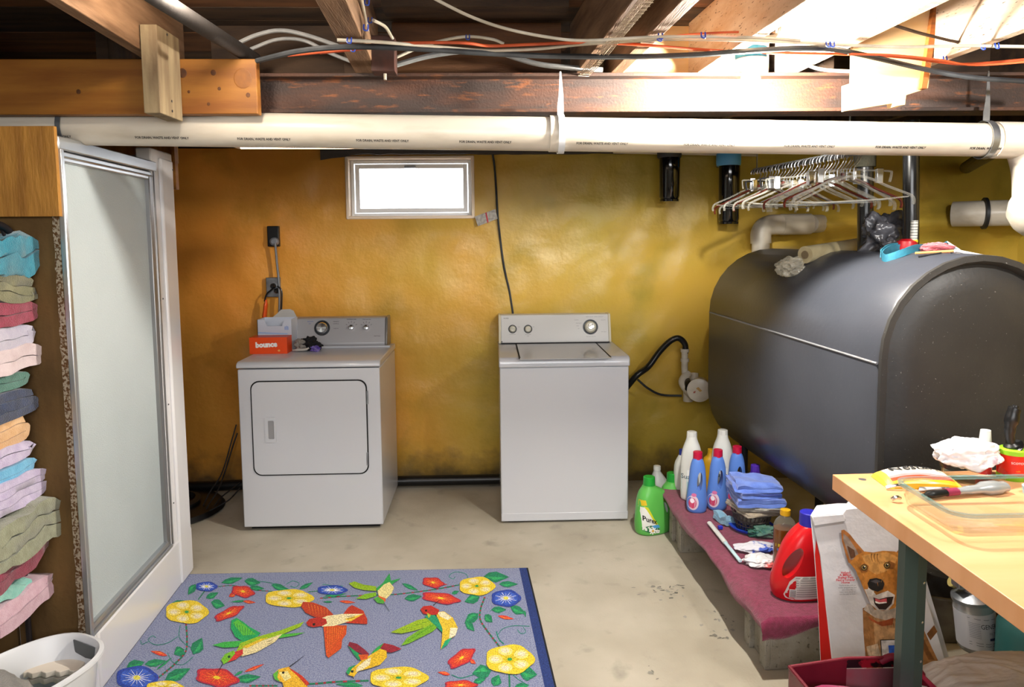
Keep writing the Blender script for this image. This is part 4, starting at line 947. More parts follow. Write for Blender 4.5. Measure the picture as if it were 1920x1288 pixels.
def flower(Z, x, y, rx, ry, kind, rot=0):
    cx, cy = Z((x, y)); rx *= S; ry *= S
    if kind == 'y':
        A_.blob(cx, cy, rx, ry, '#dcc030', rot, 5, .05, 40, .01)
        for k in range(5):
            t = 2 * math.pi * (k + .5) / 5; A_.blob(cx + rx * .58 * math.cos(t), cy + ry * .58 * math.sin(t), rx * .30, ry * .30, '#e3d27c', rot, n=14)
            A_.blob(cx + rx * .60 * math.cos(t), cy + ry * .62 * math.sin(t), rx * .17, ry * .17, '#ded3b4', rot, n=12)
        for k in range(10):
            t = 2 * math.pi * k / 10 + .1; A_.line([(cx + rx * .15 * math.cos(t), cy + ry * .15 * math.sin(t)), (cx + rx * .85 * math.cos(t), cy + ry * .85 * math.sin(t))], .9, '#bf9a14', .3)
        A_.blob(cx, cy, rx * .2, ry * .2, '#c3b21c', n=12); A_.blob(cx, cy, rx * .1, ry * .11, '#2e8f4a', n=10)
    elif kind == 'b':
        A_.blob(cx, cy, rx, ry, '#27419b', rot, 5, .05, 36, .015)
        A_.blob(cx, cy, rx * .8, ry * .78, '#3557b5', rot, 5, .05, 30)
        for k in range(16):
            t = 2 * math.pi * k / 16; q = .55 + .2 * (k % 2)
            A_.line([(cx, cy), (cx + rx * q * math.cos(t), cy + ry * q * math.sin(t))], 1.6, '#d9dbe0', .5)
        A_.blob(cx, cy, rx * .17, ry * .2, '#d8cf55', n=12)
    else:
        A_.blob(cx, cy, rx, ry, '#a62540', rot, 5, .09, 36, .02)
        A_.blob(cx, cy, rx * .88, ry * .84, '#c93a26', rot, 5, .09, 36)
        c_, s_ = math.cos(R(rot)), math.sin(R(rot))
        for k in range(10):
            t = 2 * math.pi * k / 10; x1_, y1_ = rx * .62 * math.cos(t), ry * .62 * math.sin(t)
            A_.line([(cx, cy), (cx + x1_ * c_ - y1_ * s_, cy + x1_ * s_ + y1_ * c_)], 1.8, '#e0792a', .6)
        A_.blob(cx, cy, rx * .16, ry * .18, '#e3c52d', rot, n=12)
def vine(Z, pts, w=3.2):
    A_.line([Z(p) for p in pts], w, '#1f7050')
    P = spline([(*Z(p), 0) for p in pts], 8)
    for i in range(0, len(P) - 2, 3):
        A_.line([(P[i].x, P[i].y), (P[i + 1].x, P[i + 1].y)], w * .9, '#9b2a38', smooth=0)
def curl(Z, pts, w=1.1): A_.line([Z(p) for p in pts], w, '#1c7f6a')
def bud(Z, x0, y0, x1, y1, w):
    leaf(Z, x0, y0, x1, y1, w, '#c63a2a', '#e07a35')
# vines and curls
vine(Z5, [(705, 500), (712, 620), (700, 720), (620, 810), (540, 880), (450, 950), (380, 1010)])
vine(Z5, [(860, 230), (800, 310)], 2); vine(Z5, [(940, 210), (1080, 200), (1240, 235), (1380, 245)], 1.5)
vine(Z5, [(1660, 250), (1760, 240)], 1.5); vine(Z6, [(0, 300), (180, 285), (420, 275), (580, 270), (760, 250), (930, 225), (1090, 195)], 2.2)
vine(Z6, [(1290, 290), (1258, 380), (1255, 470), (1320, 570), (1390, 660), (1410, 690)])
vine(Z6, [(1480, 890), (1485, 1010)]); vine(Z6, [(-260, 965), (-60, 970), (120, 955), (380, 945)], 3.5); vine(Z5, [(1200, 985), (1330, 985), (1420, 985)], 3)
curl(Z5, [(660, 510), (650, 600), (700, 660), (770, 700)]); curl(Z5, [(640, 600), (560, 650), (470, 665), (410, 630), (440, 595), (470, 610)]); curl(Z5, [(410, 640), (360, 660), (350, 630)])
curl(Z5, [(1490, 190), (1540, 165), (1590, 185), (1560, 215), (1520, 205)]); curl(Z5, [(1240, 165), (1340, 175), (1440, 200), (1510, 230)])
curl(Z6, [(1160, 150), (1140, 110), (1060, 95), (1010, 125), (1040, 150), (1060, 130)]); curl(Z6, [(1390, 590), (1430, 540), (1520, 515), (1640, 520)]); curl(Z6, [(1590, 525), (1610, 565), (1570, 575), (1545, 545)])
curl(Z6, [(1380, 560), (1400, 620), (1440, 660)], 2); curl(Z6, [(1510, 900), (1560, 940), (1610, 970)]); curl(Z6, [(1330, 400), (1370, 380), (1400, 390)]); curl(Z6, [(1030, 900), (1100, 925), (1180, 905), (1260, 880)], 1.6)
curl(Z6, [(20, 190), (90, 200), (180, 205)]); curl(Z5, [(560, 730), (600, 800), (680, 820), (760, 760)])
# leaves, zoom of the near part first
for t in [(980, 180, 1150, 140, 26), (1160, 165, 1290, 180, 34), (1200, 215, 1320, 225, 22), (1370, 195, 1510, 235, 28), (1590, 230, 1700, 175, 18), (780, 190, 720, 275, 30), (860, 300, 960, 255, 26), (900, 330, 1010, 360, 40), (570, 370, 720, 320, 34),
          (1180, 320, 1050, 330, 10), (760, 740, 830, 610, 52), (690, 700, 610, 740, 45), (240, 840, 380, 800, 44), (380, 820, 550, 790, 32), (540, 940, 740, 850, 50), (1090, 940, 1290, 915, 38), (470, 865, 600, 760, 10), (1150, 870, 1080, 910, 12)]:
    leaf(Z5, *t)
for t in [(640, 185, 770, 240, 18), (660, 305, 800, 285, 30), (1280, 130, 1480, 135, 45), (1400, 190, 1550, 190, 26), (1250, 290, 1130, 330, 40), (1340, 390, 1460, 390, 28), (1490, 370, 1610, 420, 36), (1240, 420, 1130, 500, 42), (1140, 480, 1210, 560, 30), (1290, 430, 1350, 490, 34),
          (1340, 870, 1190, 890, 60), (1560, 880, 1700, 900, 60), (1360, 990, 1400, 900, 46), (1520, 1000, 1640, 980, 30), (340, 985, 120, 975, 22), (100, 330, 20, 330, 8), (1030, 265, 1090, 245, 16), (30, 285, 210, 265, 14), (1600, 395, 1610, 450, 10), (1200, 960, 1300, 930, 26)]:
    leaf(Z6, *t)
bud(Z5, 560, 750, 425, 715, 18); bud(Z5, 1150, 325, 1250, 335, 14); bud(Z5, 1160, 880, 1320, 815, 14); bud(Z6, 150, 325, 280, 335, 12); bud(Z6, 1390, 440, 1520, 465, 15); bud(Z6, 1020, 900, 920, 880, 16); bud(Z6, 1170, 780, 1220, 815, 18)
bud(Z6, 880, 180, 1000, 195, 12); bud(Z5, 1040, 290, 1110, 250, 20)
flower(Z5, 865, 210, 85, 38, 'b'); flower(Z5, 320, 925, 165, 92, 'b'); flower(Z6, 95, 238, 118, 38, 'b'); flower(Z6, 1455, 302, 116, 66, 'b')
flower(Z5, 1150, 250, 90, 45, 'r', 10); flower(Z5, 1040, 420, 122, 38, 'r', -24); flower(Z5, 945, 925, 168, 72, 'r', 8); flower(Z6, 885, 180, 85, 40, 'r', 8); flower(Z6, 945, 303, 150, 42, 'r', 8); flower(Z6, 1108, 772, 118, 55, 'r', -32); flower(Z6, 1100, 985, 128, 38, 'r')
flower(Z5, 710, 412, 168, 90, 'y'); flower(Z5, 1510, 305, 190, 70, 'y'); flower(Z5, 540, 1010, 150, 58, 'y'); flower(Z6, 1228, 210, 140, 72, 'y'); flower(Z6, 1485, 785, 190, 115, 'y'); flower(Z6, 615, 930, 230, 86, 'y')
def feathers(Z, pts_a, pts_b, col, w=1.0):
    for p, q in zip(pts_a, pts_b): A_.line([Z(p), Z(q)], w, col, w * .3, 0)
def P5(pts, c): A_.poly([Z5(p) for p in pts], c)
def P6(pts, c): A_.poly([Z6(p) for p in pts], c)
# green bird
P5([(1055, 540), (1060, 480), (1100, 460), (1150, 490), (1200, 530), (1290, 580), (1250, 620), (1160, 650), (1090, 610)], '#1f9a56'); P5([(1070, 500), (1110, 475), (1180, 530), (1250, 590), (1150, 600)], '#57b53a')
feathers(Z5, [(1080 + 22 * k, 500 + 9 * k) for k in range(8)], [(1110 + 14 * k, 610 + 2 * k) for k in range(8)], '#136b48')
P5([(910, 675), (1000, 650), (1140, 640), (1170, 660), (1100, 690), (1000, 695)], '#3aa544'); P5([(1130, 660), (1260, 610), (1440, 560), (1630, 490), (1600, 530), (1460, 590), (1400, 640), (1250, 720), (1130, 760), (1080, 760)], '#8fb21d')
P5([(1440, 590), (1640, 575), (1560, 600), (1430, 620)], '#4ba83a'); P5([(1150, 700), (1300, 640), (1460, 585), (1400, 650), (1260, 730), (1140, 765)], '#dccd9a'); P5([(1140, 690), (1290, 625), (1350, 615), (1180, 700)], '#d8b62c')
P5([(1080, 730), (1150, 705), (1150, 745), (1090, 790), (1030, 810)], '#c2352f'); P5([(980, 790), (1010, 745), (1080, 715), (1090, 740), (1040, 800), (1000, 825)], '#6fb02a'); P5([(1030, 760), (1050, 755), (1052, 772), (1034, 778)], '#123f2c')
A_.line([Z5((990, 825)), Z5((965, 870)), Z5((945, 905))], 1.4, '#14161a', .5)
A_.line([Z5((1335, 650)), Z5((1375, 635))], 1, '#222222', .6, 0); A_.line([Z5((1350, 665)), Z5((1382, 655))], 1, '#222222', .6, 0)
# red bird seen from below
P5([(1605, 370), (1620, 335), (1700, 340), (1780, 370), (1860, 435), (1780, 470), (1700, 450), (1640, 420)], '#b03a1c'); P6([(0, 360), (50, 380), (100, 430), (60, 450), (-40, 440), (-60, 400)], '#b03a1c')
P6([(175, 440), (220, 380), (250, 360), (340, 405), (350, 430), (370, 470), (370, 510), (280, 505), (200, 500)], '#b2331c')
P6([(30, 540), (100, 520), (210, 520), (205, 590), (160, 650), (110, 720), (70, 775), (50, 760), (40, 680)], '#c44a1a'); P5([(1780, 530), (1860, 520), (1930, 600), (1920, 700), (1820, 775), (1800, 700)], '#c44a1a')
feathers(Z6, [(60 + 18 * k, 535) for k in range(8)], [(60 + 16 * k, 750 - 22 * k) for k in range(8)], '#e07f22'); feathers(Z5, [(1660 + 25 * k, 345 + 8 * k) for k in range(7)], [(1680 + 22 * k, 430 + 4 * k) for k in range(7)], '#d87a28')
P6([(-30, 480), (60, 445), (180, 430), (340, 430), (240, 485), (110, 525), (20, 530)], '#e0d3a4'); P6([(190, 470), (345, 428), (240, 490)], '#dfba35'); P5([(1645, 500), (1670, 470), (1740, 455), (1800, 470), (1810, 505), (1770, 525), (1700, 535), (1660, 525)], '#ab2a20'); P5([(1695, 505), (1715, 503), (1715, 520), (1697, 522)], '#15181a')
A_.line([Z6((215, 452)), Z6((275, 445))], 1.1, '#1b1b1b', .6, 0); A_.line([Z6((215, 466)), Z6((275, 458))], 1.1, '#1b1b1b', .6, 0)
# small green bird at the far edge
P6([(225, 190), (270, 175), (340, 200), (440, 215), (440, 250), (350, 245), (270, 225)], '#8aad1e'); P6([(440, 230), (490, 190), (545, 110), (555, 170), (635, 150), (560, 200), (500, 230), (450, 260)], '#2e9a4c'); P6([(450, 250), (500, 200), (545, 180), (580, 225), (560, 270), (520, 310), (460, 290)], '#ddd08e')
P6([(280, 310), (350, 275), (440, 260), (440, 290), (360, 315)], '#79ad22'); P6([(455, 285), (515, 310), (510, 335), (470, 320)], '#cf5a24'); P6([(420, 310), (455, 295), (500, 325), (505, 350), (450, 345)], '#4f9e3a'); A_.line([Z6((500, 345)), Z6((520, 375)), Z6((545, 412))], 1.5, '#16362f', .5)
# red-headed green and yellow bird
P6([(550, 575), (650, 530), (760, 480), (870, 455), (940, 480), (870, 520), (750, 560), (640, 585)], '#8fae1f'); P6([(635, 680), (680, 620), (770, 560), (900, 500), (945, 510), (880, 570), (780, 620), (690, 665)], '#6da524'); P6([(820, 450), (880, 420), (950, 500), (960, 580), (900, 520)], '#1f8f63')
P6([(900, 420), (970, 410), (1040, 460), (1080, 540), (1060, 600), (1000, 640), (945, 710), (955, 620), (960, 550), (930, 480)], '#d9b833'); P6([(920, 420), (970, 415), (1030, 460), (1000, 480), (940, 450)], '#e0d6b0'); P6([(1020, 540), (1078, 540), (1060, 600), (1010, 625)], '#dfd6b4'); P6([(945, 710), (980, 640), (1030, 615), (1000, 670)], '#1f9a6a')
P6([(785, 395), (810, 370), (870, 365), (935, 400), (920, 435), (880, 440), (810, 430)], '#b0281f'); P6([(835, 420), (870, 440), (850, 465)], '#a7b126'); P6([(822, 398), (838, 396), (838, 412), (824, 412)], '#111111'); A_.line([Z6((885, 365)), Z6((935, 322))], 1.6, '#2a1614', .6, 0)
feathers(Z6, [(640 + 40 * k, 550 - 12 * k) for k in range(6)], [(700 + 36 * k, 555 - 16 * k) for k in range(6)], '#4f8f1c'); feathers(Z6, [(690 + 34 * k, 640 - 22 * k) for k in range(6)], [(760 + 30 * k, 600 - 18 * k) for k in range(6)], '#3f861f')
# yellow bird with dark red wings
P6([(220, 680), (230, 650), (290, 665), (350, 710), (390, 750), (340, 750), (290, 730)], '#7d1f30'); P6([(220, 680), (300, 740), (330, 780), (300, 790), (260, 740)], '#1f8f55'); P6([(400, 740), (450, 690), (500, 660), (490, 710), (440, 750)], '#2f9a45'); P6([(470, 700), (500, 660), (570, 675), (640, 705), (560, 735), (520, 730)], '#8c2030')
P6([(210, 880), (230, 850), (290, 830), (330, 790), (400, 750), (470, 705), (520, 720), (525, 770), (470, 830), (380, 860), (300, 880), (265, 925), (220, 910)], '#d6ad23'); P6([(290, 850), (350, 800), (400, 770), (390, 830), (330, 870), (280, 890)], '#ded0a8'); P6([(300, 750), (380, 750), (370, 785), (320, 795)], '#c8521f'); P6([(205, 890), (225, 850), (290, 828), (250, 860), (225, 910)], '#1e8a50')
P6([(240, 875), (262, 872), (262, 892), (244, 892)], '#14201a'); A_.line([Z6((255, 920)), Z6((265, 945))], 1.4, '#14161a', .5, 0)
# yellow bird at the near edge
P5([(1390, 900), (1430, 865), (1510, 845), (1540, 880), (1600, 915), (1650, 960), (1660, 1040), (1480, 1040), (1460, 970), (1400, 940)], '#d9a92a'); P5([(1385, 905), (1430, 870), (1420, 930), (1440, 965), (1400, 945)], '#5aa83a'); P5([(1500, 850), (1540, 870), (1610, 915), (1665, 970), (1650, 1000), (1580, 920)], '#b8341f'); P5([(1430, 890), (1500, 880), (1530, 930), (1480, 960)], '#e0d08a')
P5([(1455, 885), (1475, 882), (1474, 900), (1458, 902)], '#14161a'); A_.line([Z5((1515, 845)), Z5((1570, 805)), Z5((1630, 758))], 1.6, '#14161a', .5)
A_.build('printed_picture', rug, PRINT_RUG)

# ================================================================== TOWELS
def terry(name, c1, c2=None, vs=40, bump=.8):
    return mt(name, c1, .95, col2=c2 or c1, vs=vs, bump=bump, bs=260, sheen=.4)
def folded(name, mat, c, L, W, H, layers, yaw=0., seed=0, label=None, cat='towel', group=None, amp=.18, tiltx=0., tilty=0., shrink=.0, stag=.02):
    """folded cloth: ribbon folded along local Y, cut edge shown on +X; c = centre of its underside"""
    rnd = random.Random(seed); t = H / layers; path = []
    for i in range(layers):
        z_ = t * (i + .5); dirn = 1 if i % 2 == 0 else -1
        e0 = L / 2 - t * .5 - rnd.uniform(0, stag); n_ = 12
        last = i == layers - 1
        for k in range(n_ + 1): path.append((dirn * (-e0 + 2 * e0 * k / n_), z_))
        if not last:
            for k in range(1, 5):
                a_ = -math.pi / 2 + math.pi * k / 5; path.append((dirn * (e0 + t * .5 * math.cos(a_)), z_ + t * .5 + t * .5 * math.sin(a_)))
    P = [Vector((p[0], p[1])) for p in path]; n = len(P); A, B = [], []
    for i in range(n):
        d = (P[min(i + 1, n - 1)] - P[max(i - 1, 0)]).normalized(); q = Vector((-d.y, d.x)) * t * .46
        A.append(P[i] + q); B.append(P[i] - q)
    ring = A + B[::-1]; m = len(ring); NX = 9
    M = Matrix.Translation(c) @ Matrix.Rotation(R(yaw), 4, 'Z') @ Matrix.Rotation(R(tiltx), 4, 'X') @ Matrix.Rotation(R(tilty), 4, 'Y')
    v, f = [], []
    for j in range(NX + 1):
        u = j / NX - .5
        for q in ring:
            edge = abs(u) * 2
            x_ = u * W + (.012 * nz((q.x * 9, q.y * 40, seed)) if edge > .9 else 0)
            z_ = q.y + amp * t * 2.2 * nz((q.x * 7, u * 3, seed * 1.3)) + amp * t * nz((q.x * 20, q.y * 30, u * 7 + seed))
            z_ = max(z_, 0) - 0
            s_ = q.x * (1 - shrink * q.y / H) + .006 * nz((u * 5, q.y * 40, seed + 9))
            ee = min(1, abs(q.x) / (L / 2)); z_ = H * .42 + (z_ - H * .42) * (1 - .30 * ee ** 4) * (1 - .12 * max(0, edge - .8))
            v.append((x_, s_, z_))
    for j in range(NX):
        for k in range(m):
            k2 = (k + 1) % m; f.append((j * m + k, j * m + k2, (j + 1) * m + k2, (j + 1) * m + k))
    for j in (0, NX):
        for i in range(n - 1): f.append((j * m + i, j * m + i + 1, j * m + (m - 2 - i), j * m + (m - 1 - i)))
    mb = MB().add(v, f, M=M)
    return mb.build(name, mat, label=label, cat=cat, group=group, smooth=70, origin=c, bevel=0)
# iron rack
RK = -1.52
rack = thing('iron_towel_rack', 'dark iron rack of shelves holding folded towels beside the shower', 'rack', (-1.75, 2.15, 0))
iron = mt('dark_iron', '#2a2527', .4, metal=.5)
SHZ = [.355, .712, 1.09]
for k, (x_, y_) in enumerate(((RK, 2.03), (RK - .02, 2.315), (-2.0, 2.03), (-2.0, 2.315))):
    MB().tube([(x_, y_, 0), (x_, y_, 1.26 if k != 1 else 1.1)], .009, 10).build('post', iron, rack)
for z_ in SHZ:
    mb = MB(); mb.tube([(RK, 2.03, z_ - .012), (RK, 2.315, z_ - .012), (-2.0, 2.315, z_ - .012), (-2.0, 2.03, z_ - .012), (RK, 2.03, z_ - .012)], .008, 8)
    for k in range(10): mb.tube([(RK - .03 - .045 * k, 2.03, z_ - .010), (RK - .03 - .045 * k, 2.315, z_ - .010)], .0035, 6)
    mb.build('shelf', iron, rack)
MB().tube([on_x(-8, 418, RK), on_x(14, 430, RK), on_x(28, 455, RK), on_x(37, 500, RK), on_x(38, 560, RK)], .011, 10, 5).build('scroll_arm', iron, rack)
MB().tube([on_x(0, 425, RK - .01), on_x(10, 445, RK - .01), on_x(22, 470, RK - .01), on_x(28, 500, RK - .01)], .005, 8, 5).build('scroll_arm', iron, rack)
def stack(base, items, yc, xc):
    z_ = base
    for i, (nm, mat, H, L, dx, dy, lay, lab, kw) in enumerate(items):
        k2 = dict(kw); cz = k2.pop('dz', 0)
        folded(nm, mat, (xc + dx, yc + dy, z_ + cz), L, .36, H, lay, seed=i + int(base * 10) * 5, label=lab, group='folded towels on the iron rack', **k2)
        z_ += H * .90
teal = terry('teal_terry', '#1a6f84', '#237f95'); olive = terry('olive_terry', '#5d5c40', '#7c7a58', vs=14); mar2 = terry('dark_red_terry', '#7a1c33', '#92304a')
lilac = terry('lilac_white_terry', '#b9b4c4', '#a7a3b8', vs=30); pinkw = terry('pink_white_terry', '#d0bfc2', '#c2aeb2', vs=30); green = terry('green_terry', '#3d6a5e', '#4b7a6d')
navy = terry('navy_terry', '#1c2740', '#28385a'); peach = terry('peach_terry', '#cf9f6c', '#dcb486', vs=30); lav = terry('lavender_terry', '#b3a6c8', '#c6bcd6'); lblue = terry('light_blue_terry', '#5aa3cc', '#6fb6da'); mint = terry('mint_terry', '#7cc0b2', '#99d2c4'); pink = terry('pink_terry', '#c79fae', '#d4b2bf')
big_olive = terry('sage_terry', '#7d8066', '#8f9278')
XC = -1.665
stack(SHZ[2], [('towel', green, .055, .27, -.01, -.03, 2, 'green folded towel lowest on the top shelf of the rack', {}),
               ('towel', pinkw, .080, .32, .01, -.01, 2, 'pale pink folded towel above the green one on the rack', {}),
               ('towel', lilac, .076, .30, .005, -.02, 2, 'white-lilac folded towel under the dark red one', {}),
               ('towel', mar2, .082, .31, .01, -.015, 2, 'dark red folded towel under the olive patterned one', {}),
               ('towel', olive, .085, .31, .015, -.02, 3, 'olive patterned towel crumpled under the teal towel', {'amp': .6}),
               ('towel', teal, .125, .37, .025, .01, 2, 'teal bath towel topmost on the iron rack', {'amp': .45, 'shrink': .25})], 2.215, XC + .012)
stack(SHZ[1], [('towel', lav, .105, .33, .01, .01, 4, 'lavender folded towel lowest on the middle shelf', {}),
               ('towel', lblue, .052, .29, .0, -.01, 2, 'light blue thin towel between two lavender towels', {}),
               ('towel', lav, .062, .29, .0, -.01, 2, 'lavender thin towel under the peach towel', {}),
               ('towel', peach, .095, .28, -.005, -.01, 3, 'peach folded towel under the navy towel', {}),
               ('towel', navy, .095, .31, .005, .0, 3, 'navy blue folded towel topmost on the middle shelf', {})], 2.19, XC)
stack(SHZ[0], [('towel', pink, .095, .32, .01, .02, 2, 'pink frayed towel lowest on the bottom shelf', {'tiltx': 2}),
               ('towel', mint, .042, .25, .0, -.01, 1, 'mint green towel between pink and dark red towels', {'amp': .5}),
               ('towel', mar2, .10, .30, .01, .0, 2, 'dark red crumpled towel under the big sage towel', {'amp': .5}),
               ('towel', big_olive, .145, .40, .05, .03, 3, 'big sage green towel topmost on the bottom shelf', {'amp': .4, 'shrink': .1})], 2.19, XC)
# laundry basket
bc = Vector((-1.395, 1.985, 0)); ba = Vector((math.sin(R(28)), math.cos(R(28)), 0)); bb = Vector((ba.y, -ba.x, 0))
def ov(rx, ry, z_, n=2.6, sg=48):
    return [bc + ba * p[0] + bb * p[1] + Vector((0, 0, z_)) for p in sup(rx, ry, n, sg)]
lb = thing('laundry_basket', 'white oval laundry basket with a grey handle slot beside the shower curb', 'basket', bc)
MB().loft([ov(.20, .115, 0), ov(.215, .125, .01), ov(.240, .148, .27), ov(.246, .154, .285), ov(.258, .164, .288), ov(.258, .164, .296), ov(.246, .154, .300), ov(.238, .146, .29), ov(.208, .118, .02), ov(.19, .1, .012)]).build('tub', mt('white_basket', '#d2d4d8', .35), lb, smooth=50)
hb = bc + ba * .228 + Vector((0, 0, .255))
MB().prism([hb + bb * -.055 + Vector((0, 0, .03)), hb + bb * .055 + Vector((0, 0, .03)), hb + bb * .05 + Vector((0, 0, -.01)), hb + bb * .0 + Vector((0, 0, -.016)), hb + bb * -.05 + Vector((0, 0, -.01))], ba * .004).build('handle_grip', mt('grey_grip', '#55595c', .5), lb, bevel=.003)
for k, dz in enumerate((.17, .195)):
    pts = [on_z(48 + 3 * k, 1277 - 12 * k, dz + .01), on_z(150 + 3 * k, 1272 - 13 * k, dz + .01)]
    mb = MB(); n_ = 16; P = []
    for i in range(n_ + 1):
        q = pts[0] + (pts[1] - pts[0]) * (i / n_); w_ = .006 * math.sin(i * 1.6)
        P.append([q + Vector((0, -.02 + w_, 0)), q + Vector((0, .05, 0)), q + Vector((0, .05, .018)), q + Vector((0, -.02 + w_, .018))])
    mb.loft(P); mb.build('foam_sole', mt('cream_foam_%d' % k, '#d6ccbe', .7), label=['cream wavy foam pad lying lower in the laundry basket', 'cream wavy foam pad lying uppermost in the laundry basket'][k], cat='pad', bevel=.002)
def crumple(name, mat, c, r, amp=.25, fr=6., seed=0, label=None, cat=None, flat_z=None, sub=5, smooth=75, parent=None, M=None):
    bm = bmesh.new(); bmesh.ops.create_icosphere(bm, subdivisions=sub, radius=1)
    vs = []
    for v_ in bm.verts:
        d = v_.co.normalized(); k = 1 + amp * (1.4 * nz(d, fr * .3, seed) - 1.2 * abs(nz(d, fr * .45, seed + 3)) - .5 * abs(nz(d, fr, seed + 5)) + .3)
        p = Vector((d.x * r[0] * k, d.y * r[1] * k, d.z * r[2] * k))
        if M: p = M @ p
        p = Vector(c) + p
        if flat_z is not None: p.z = max(p.z, flat_z)
        vs.append(p)
    fs = [tuple(v_.index for v_ in f_.verts) for f_ in bm.faces]; bm.free()
    return MB().add(vs, fs).build(name, mat, parent, label=label, cat=cat, smooth=smooth)
crumple('green_cloth', mt('dark_green_cloth', '#0f4a35', .9, col2='#1c7a4a', vs=30), bc + Vector((.06, .02, .10)), (.16, .15, .06), .4, 7, 3, 'dark green cloth under the foam pads in the laundry basket', 'cloth', flat_z=.03)
gcp = on_z(20, 1300, .35)
crumple('grey_towel', terry('grey_terry', '#6d6b68', '#82807c', vs=20), (gcp.x - .10, gcp.y - .06, .25), (.17, .2, .15), .12, 4, 5, 'thick grey towel heaped in front of the laundry basket', 'towel', flat_z=.02, smooth=80)

# ================================================================== BOTTLES
def srf(sections, n):
    """front surface mapper (x, z) of a lofted body: sections = [(z, rx, ry, cx)]"""
    def f(u, v, l=0):
        z_ = v; S_ = sections
        i = 0
        while i < len(S_) - 2 and S_[i + 1][0] < z_: i += 1
        a_, b_ = S_[i], S_[i + 1]; t = (z_ - a_[0]) / (b_[0] - a_[0])
        t = max(0, min(1, t)); rx, ry, cx = (a_[k] + (b_[k] - a_[k]) * t for k in (1, 2, 3))
        q = max(-.999, min(.999, (u - cx) / rx))
        return Vector((cx + q * rx, -ry * (1 - abs(q) ** n) ** (1 / n) - .0008 - l * 6e-5, z_))
    return f
def bottle(name, label, secs, mat, capm, cap, n=2.4, hole=None, group=None, capn=20):
    th = thing(name, label, 'bottle', (0, 0, 0), group)
    # smooth the section list
    P = spline([Vector((s[0], s[1], s[2])) for s in secs], 3); C = spline([Vector((s[0], s[3], 0)) for s in secs], 3)
    fine = [(p.x, max(.002, p.y), max(.002, p.z), c.y) for p, c in zip(P, C)]
    body = MB().loft([[Vector(q) + Vector((0, 0, z_)) for q in sup(rx, ry, n, 36, cx)] for z_, rx, ry, cx in fine]).build('body', mat, th, smooth=60)
    if hole:
        hx, hz_, hrx, hrz, rot = hole
        M = Matrix.Translation((hx, 0, hz_)) @ Matrix.Rotation(R(rot), 4, 'Y')
        cut = MB().loft([[M @ Vector((hrx * math.cos(t), y_, hrz * math.sin(t))) for t in [2 * math.pi * k / 20 for k in range(20)]] for y_ in (-.2, .2)]).build('cut', mat)
        carve(body, cut)
    cz, cr, chh, cx = cap
    prof = [(0, 0), (cr, 0), (cr, chh * .3), (cr * .97, chh * .95), (cr * .85, chh), (0, chh)]
    MB().lathe(prof, capn, (cx, 0, cz)).build('cap', capm, th, smooth=30)
    return th, srf(fine, n)
def place(th, p, yaw=0.): th.location = p; th.rotation_euler = (0, 0, R(yaw)); return th
TOPZ = .2255
blue = mt('blue_bottle_plastic', '#5780cf', .32, spec=.5, sss=0.); redcap = mt('raspberry_cap', '#b01038', .35)
bs_ = [(0, .038, .030, 0), (.012, .046, .034, 0), (.05, .049, .036, 0), (.10, .045, .034, 0), (.16, .040, .031, .002), (.21, .036, .028, .002), (.245, .028, .025, .002), (.258, .022, .022, .002), (.262, .022, .022, .002)]
proto, mp = bottle('softener_bottle', 'blue softener bottle with raspberry cap, nearest the concrete block corner', bs_, blue, redcap, (.258, .0225, .036, .002), hole=(.009, .155, .013, .045, 3), group='blue softener bottles on the bench')
a = Art(mp, 2); a.blob(-.022, .052, .026, .036, '#d9c7d6', n=22); a.blob(-.024, .05, .018, .026, '#c9436a', n=18); a.blob(-.026, .062, .010, .012, '#e9e4ee', n=12); a.blob(-.018, .09, .012, .009, '#cf6fa0', n=12); a.build('label', proto)
pa = on_z(1310, 963, TOPZ); pb_ = on_z(1348, 958, TOPZ); pc_ = on_z(1384, 950, TOPZ)
b2 = copy_tree(proto); b2['label'] = 'blue softener bottle with raspberry cap, middle one of the three'
b3 = copy_tree(proto); b3['label'] = 'blue softener bottle with raspberry cap, partly behind the stacked blue cloths'
for o_, p_, yw in ((proto, pa, -8), (b2, pb_, -6), (b3, pc_, -8)): place(o_, p_ + Vector((0, .035, 0)), yw)
whiteb = mt('white_bottle_plastic', '#d4d6d2', .35)
ws_ = [(0, .042, .034, 0), (.012, .052, .038, 0), (.10, .054, .04, 0), (.20, .053, .039, 0), (.26, .044, .034, 0), (.30, .030, .028, 0), (.315, .026, .026, 0), (.325, .024, .024, 0)]
w1, mw = bottle('softener_bottle', 'tall white softener bottle behind the nearest blue bottle', ws_, whiteb, whiteb, (.318, .0255, .03, 0), group='tall white softener bottles', capn=10)
a = Art(mw, 2); a.poly([(-.045, .02), (.04, .02), (.045, .13), (-.048, .13)], '#a9ccd6'); a.poly([(-.048, .10), (.045, .10), (.045, .16), (-.048, .16)], '#e6e9e8'); a.build('label', w1)
lettering('Suavy', .034, lambda u, v, l: mw(u - .012, v + .125, 5), mt('dark_teal_ink', '#24485c', .5), w1, align='CENTER')
w2_ = copy_tree(w1); w2_['label'] = 'tall white softener bottle behind the middle blue bottle'
p = on_z(1294, 938, TOPZ); place(w1, p + Vector((.01, .02, 0)), -18)
p = on_z(1351, 935, TOPZ); place(w2_, p + Vector((.015, .03, 0)), -6)
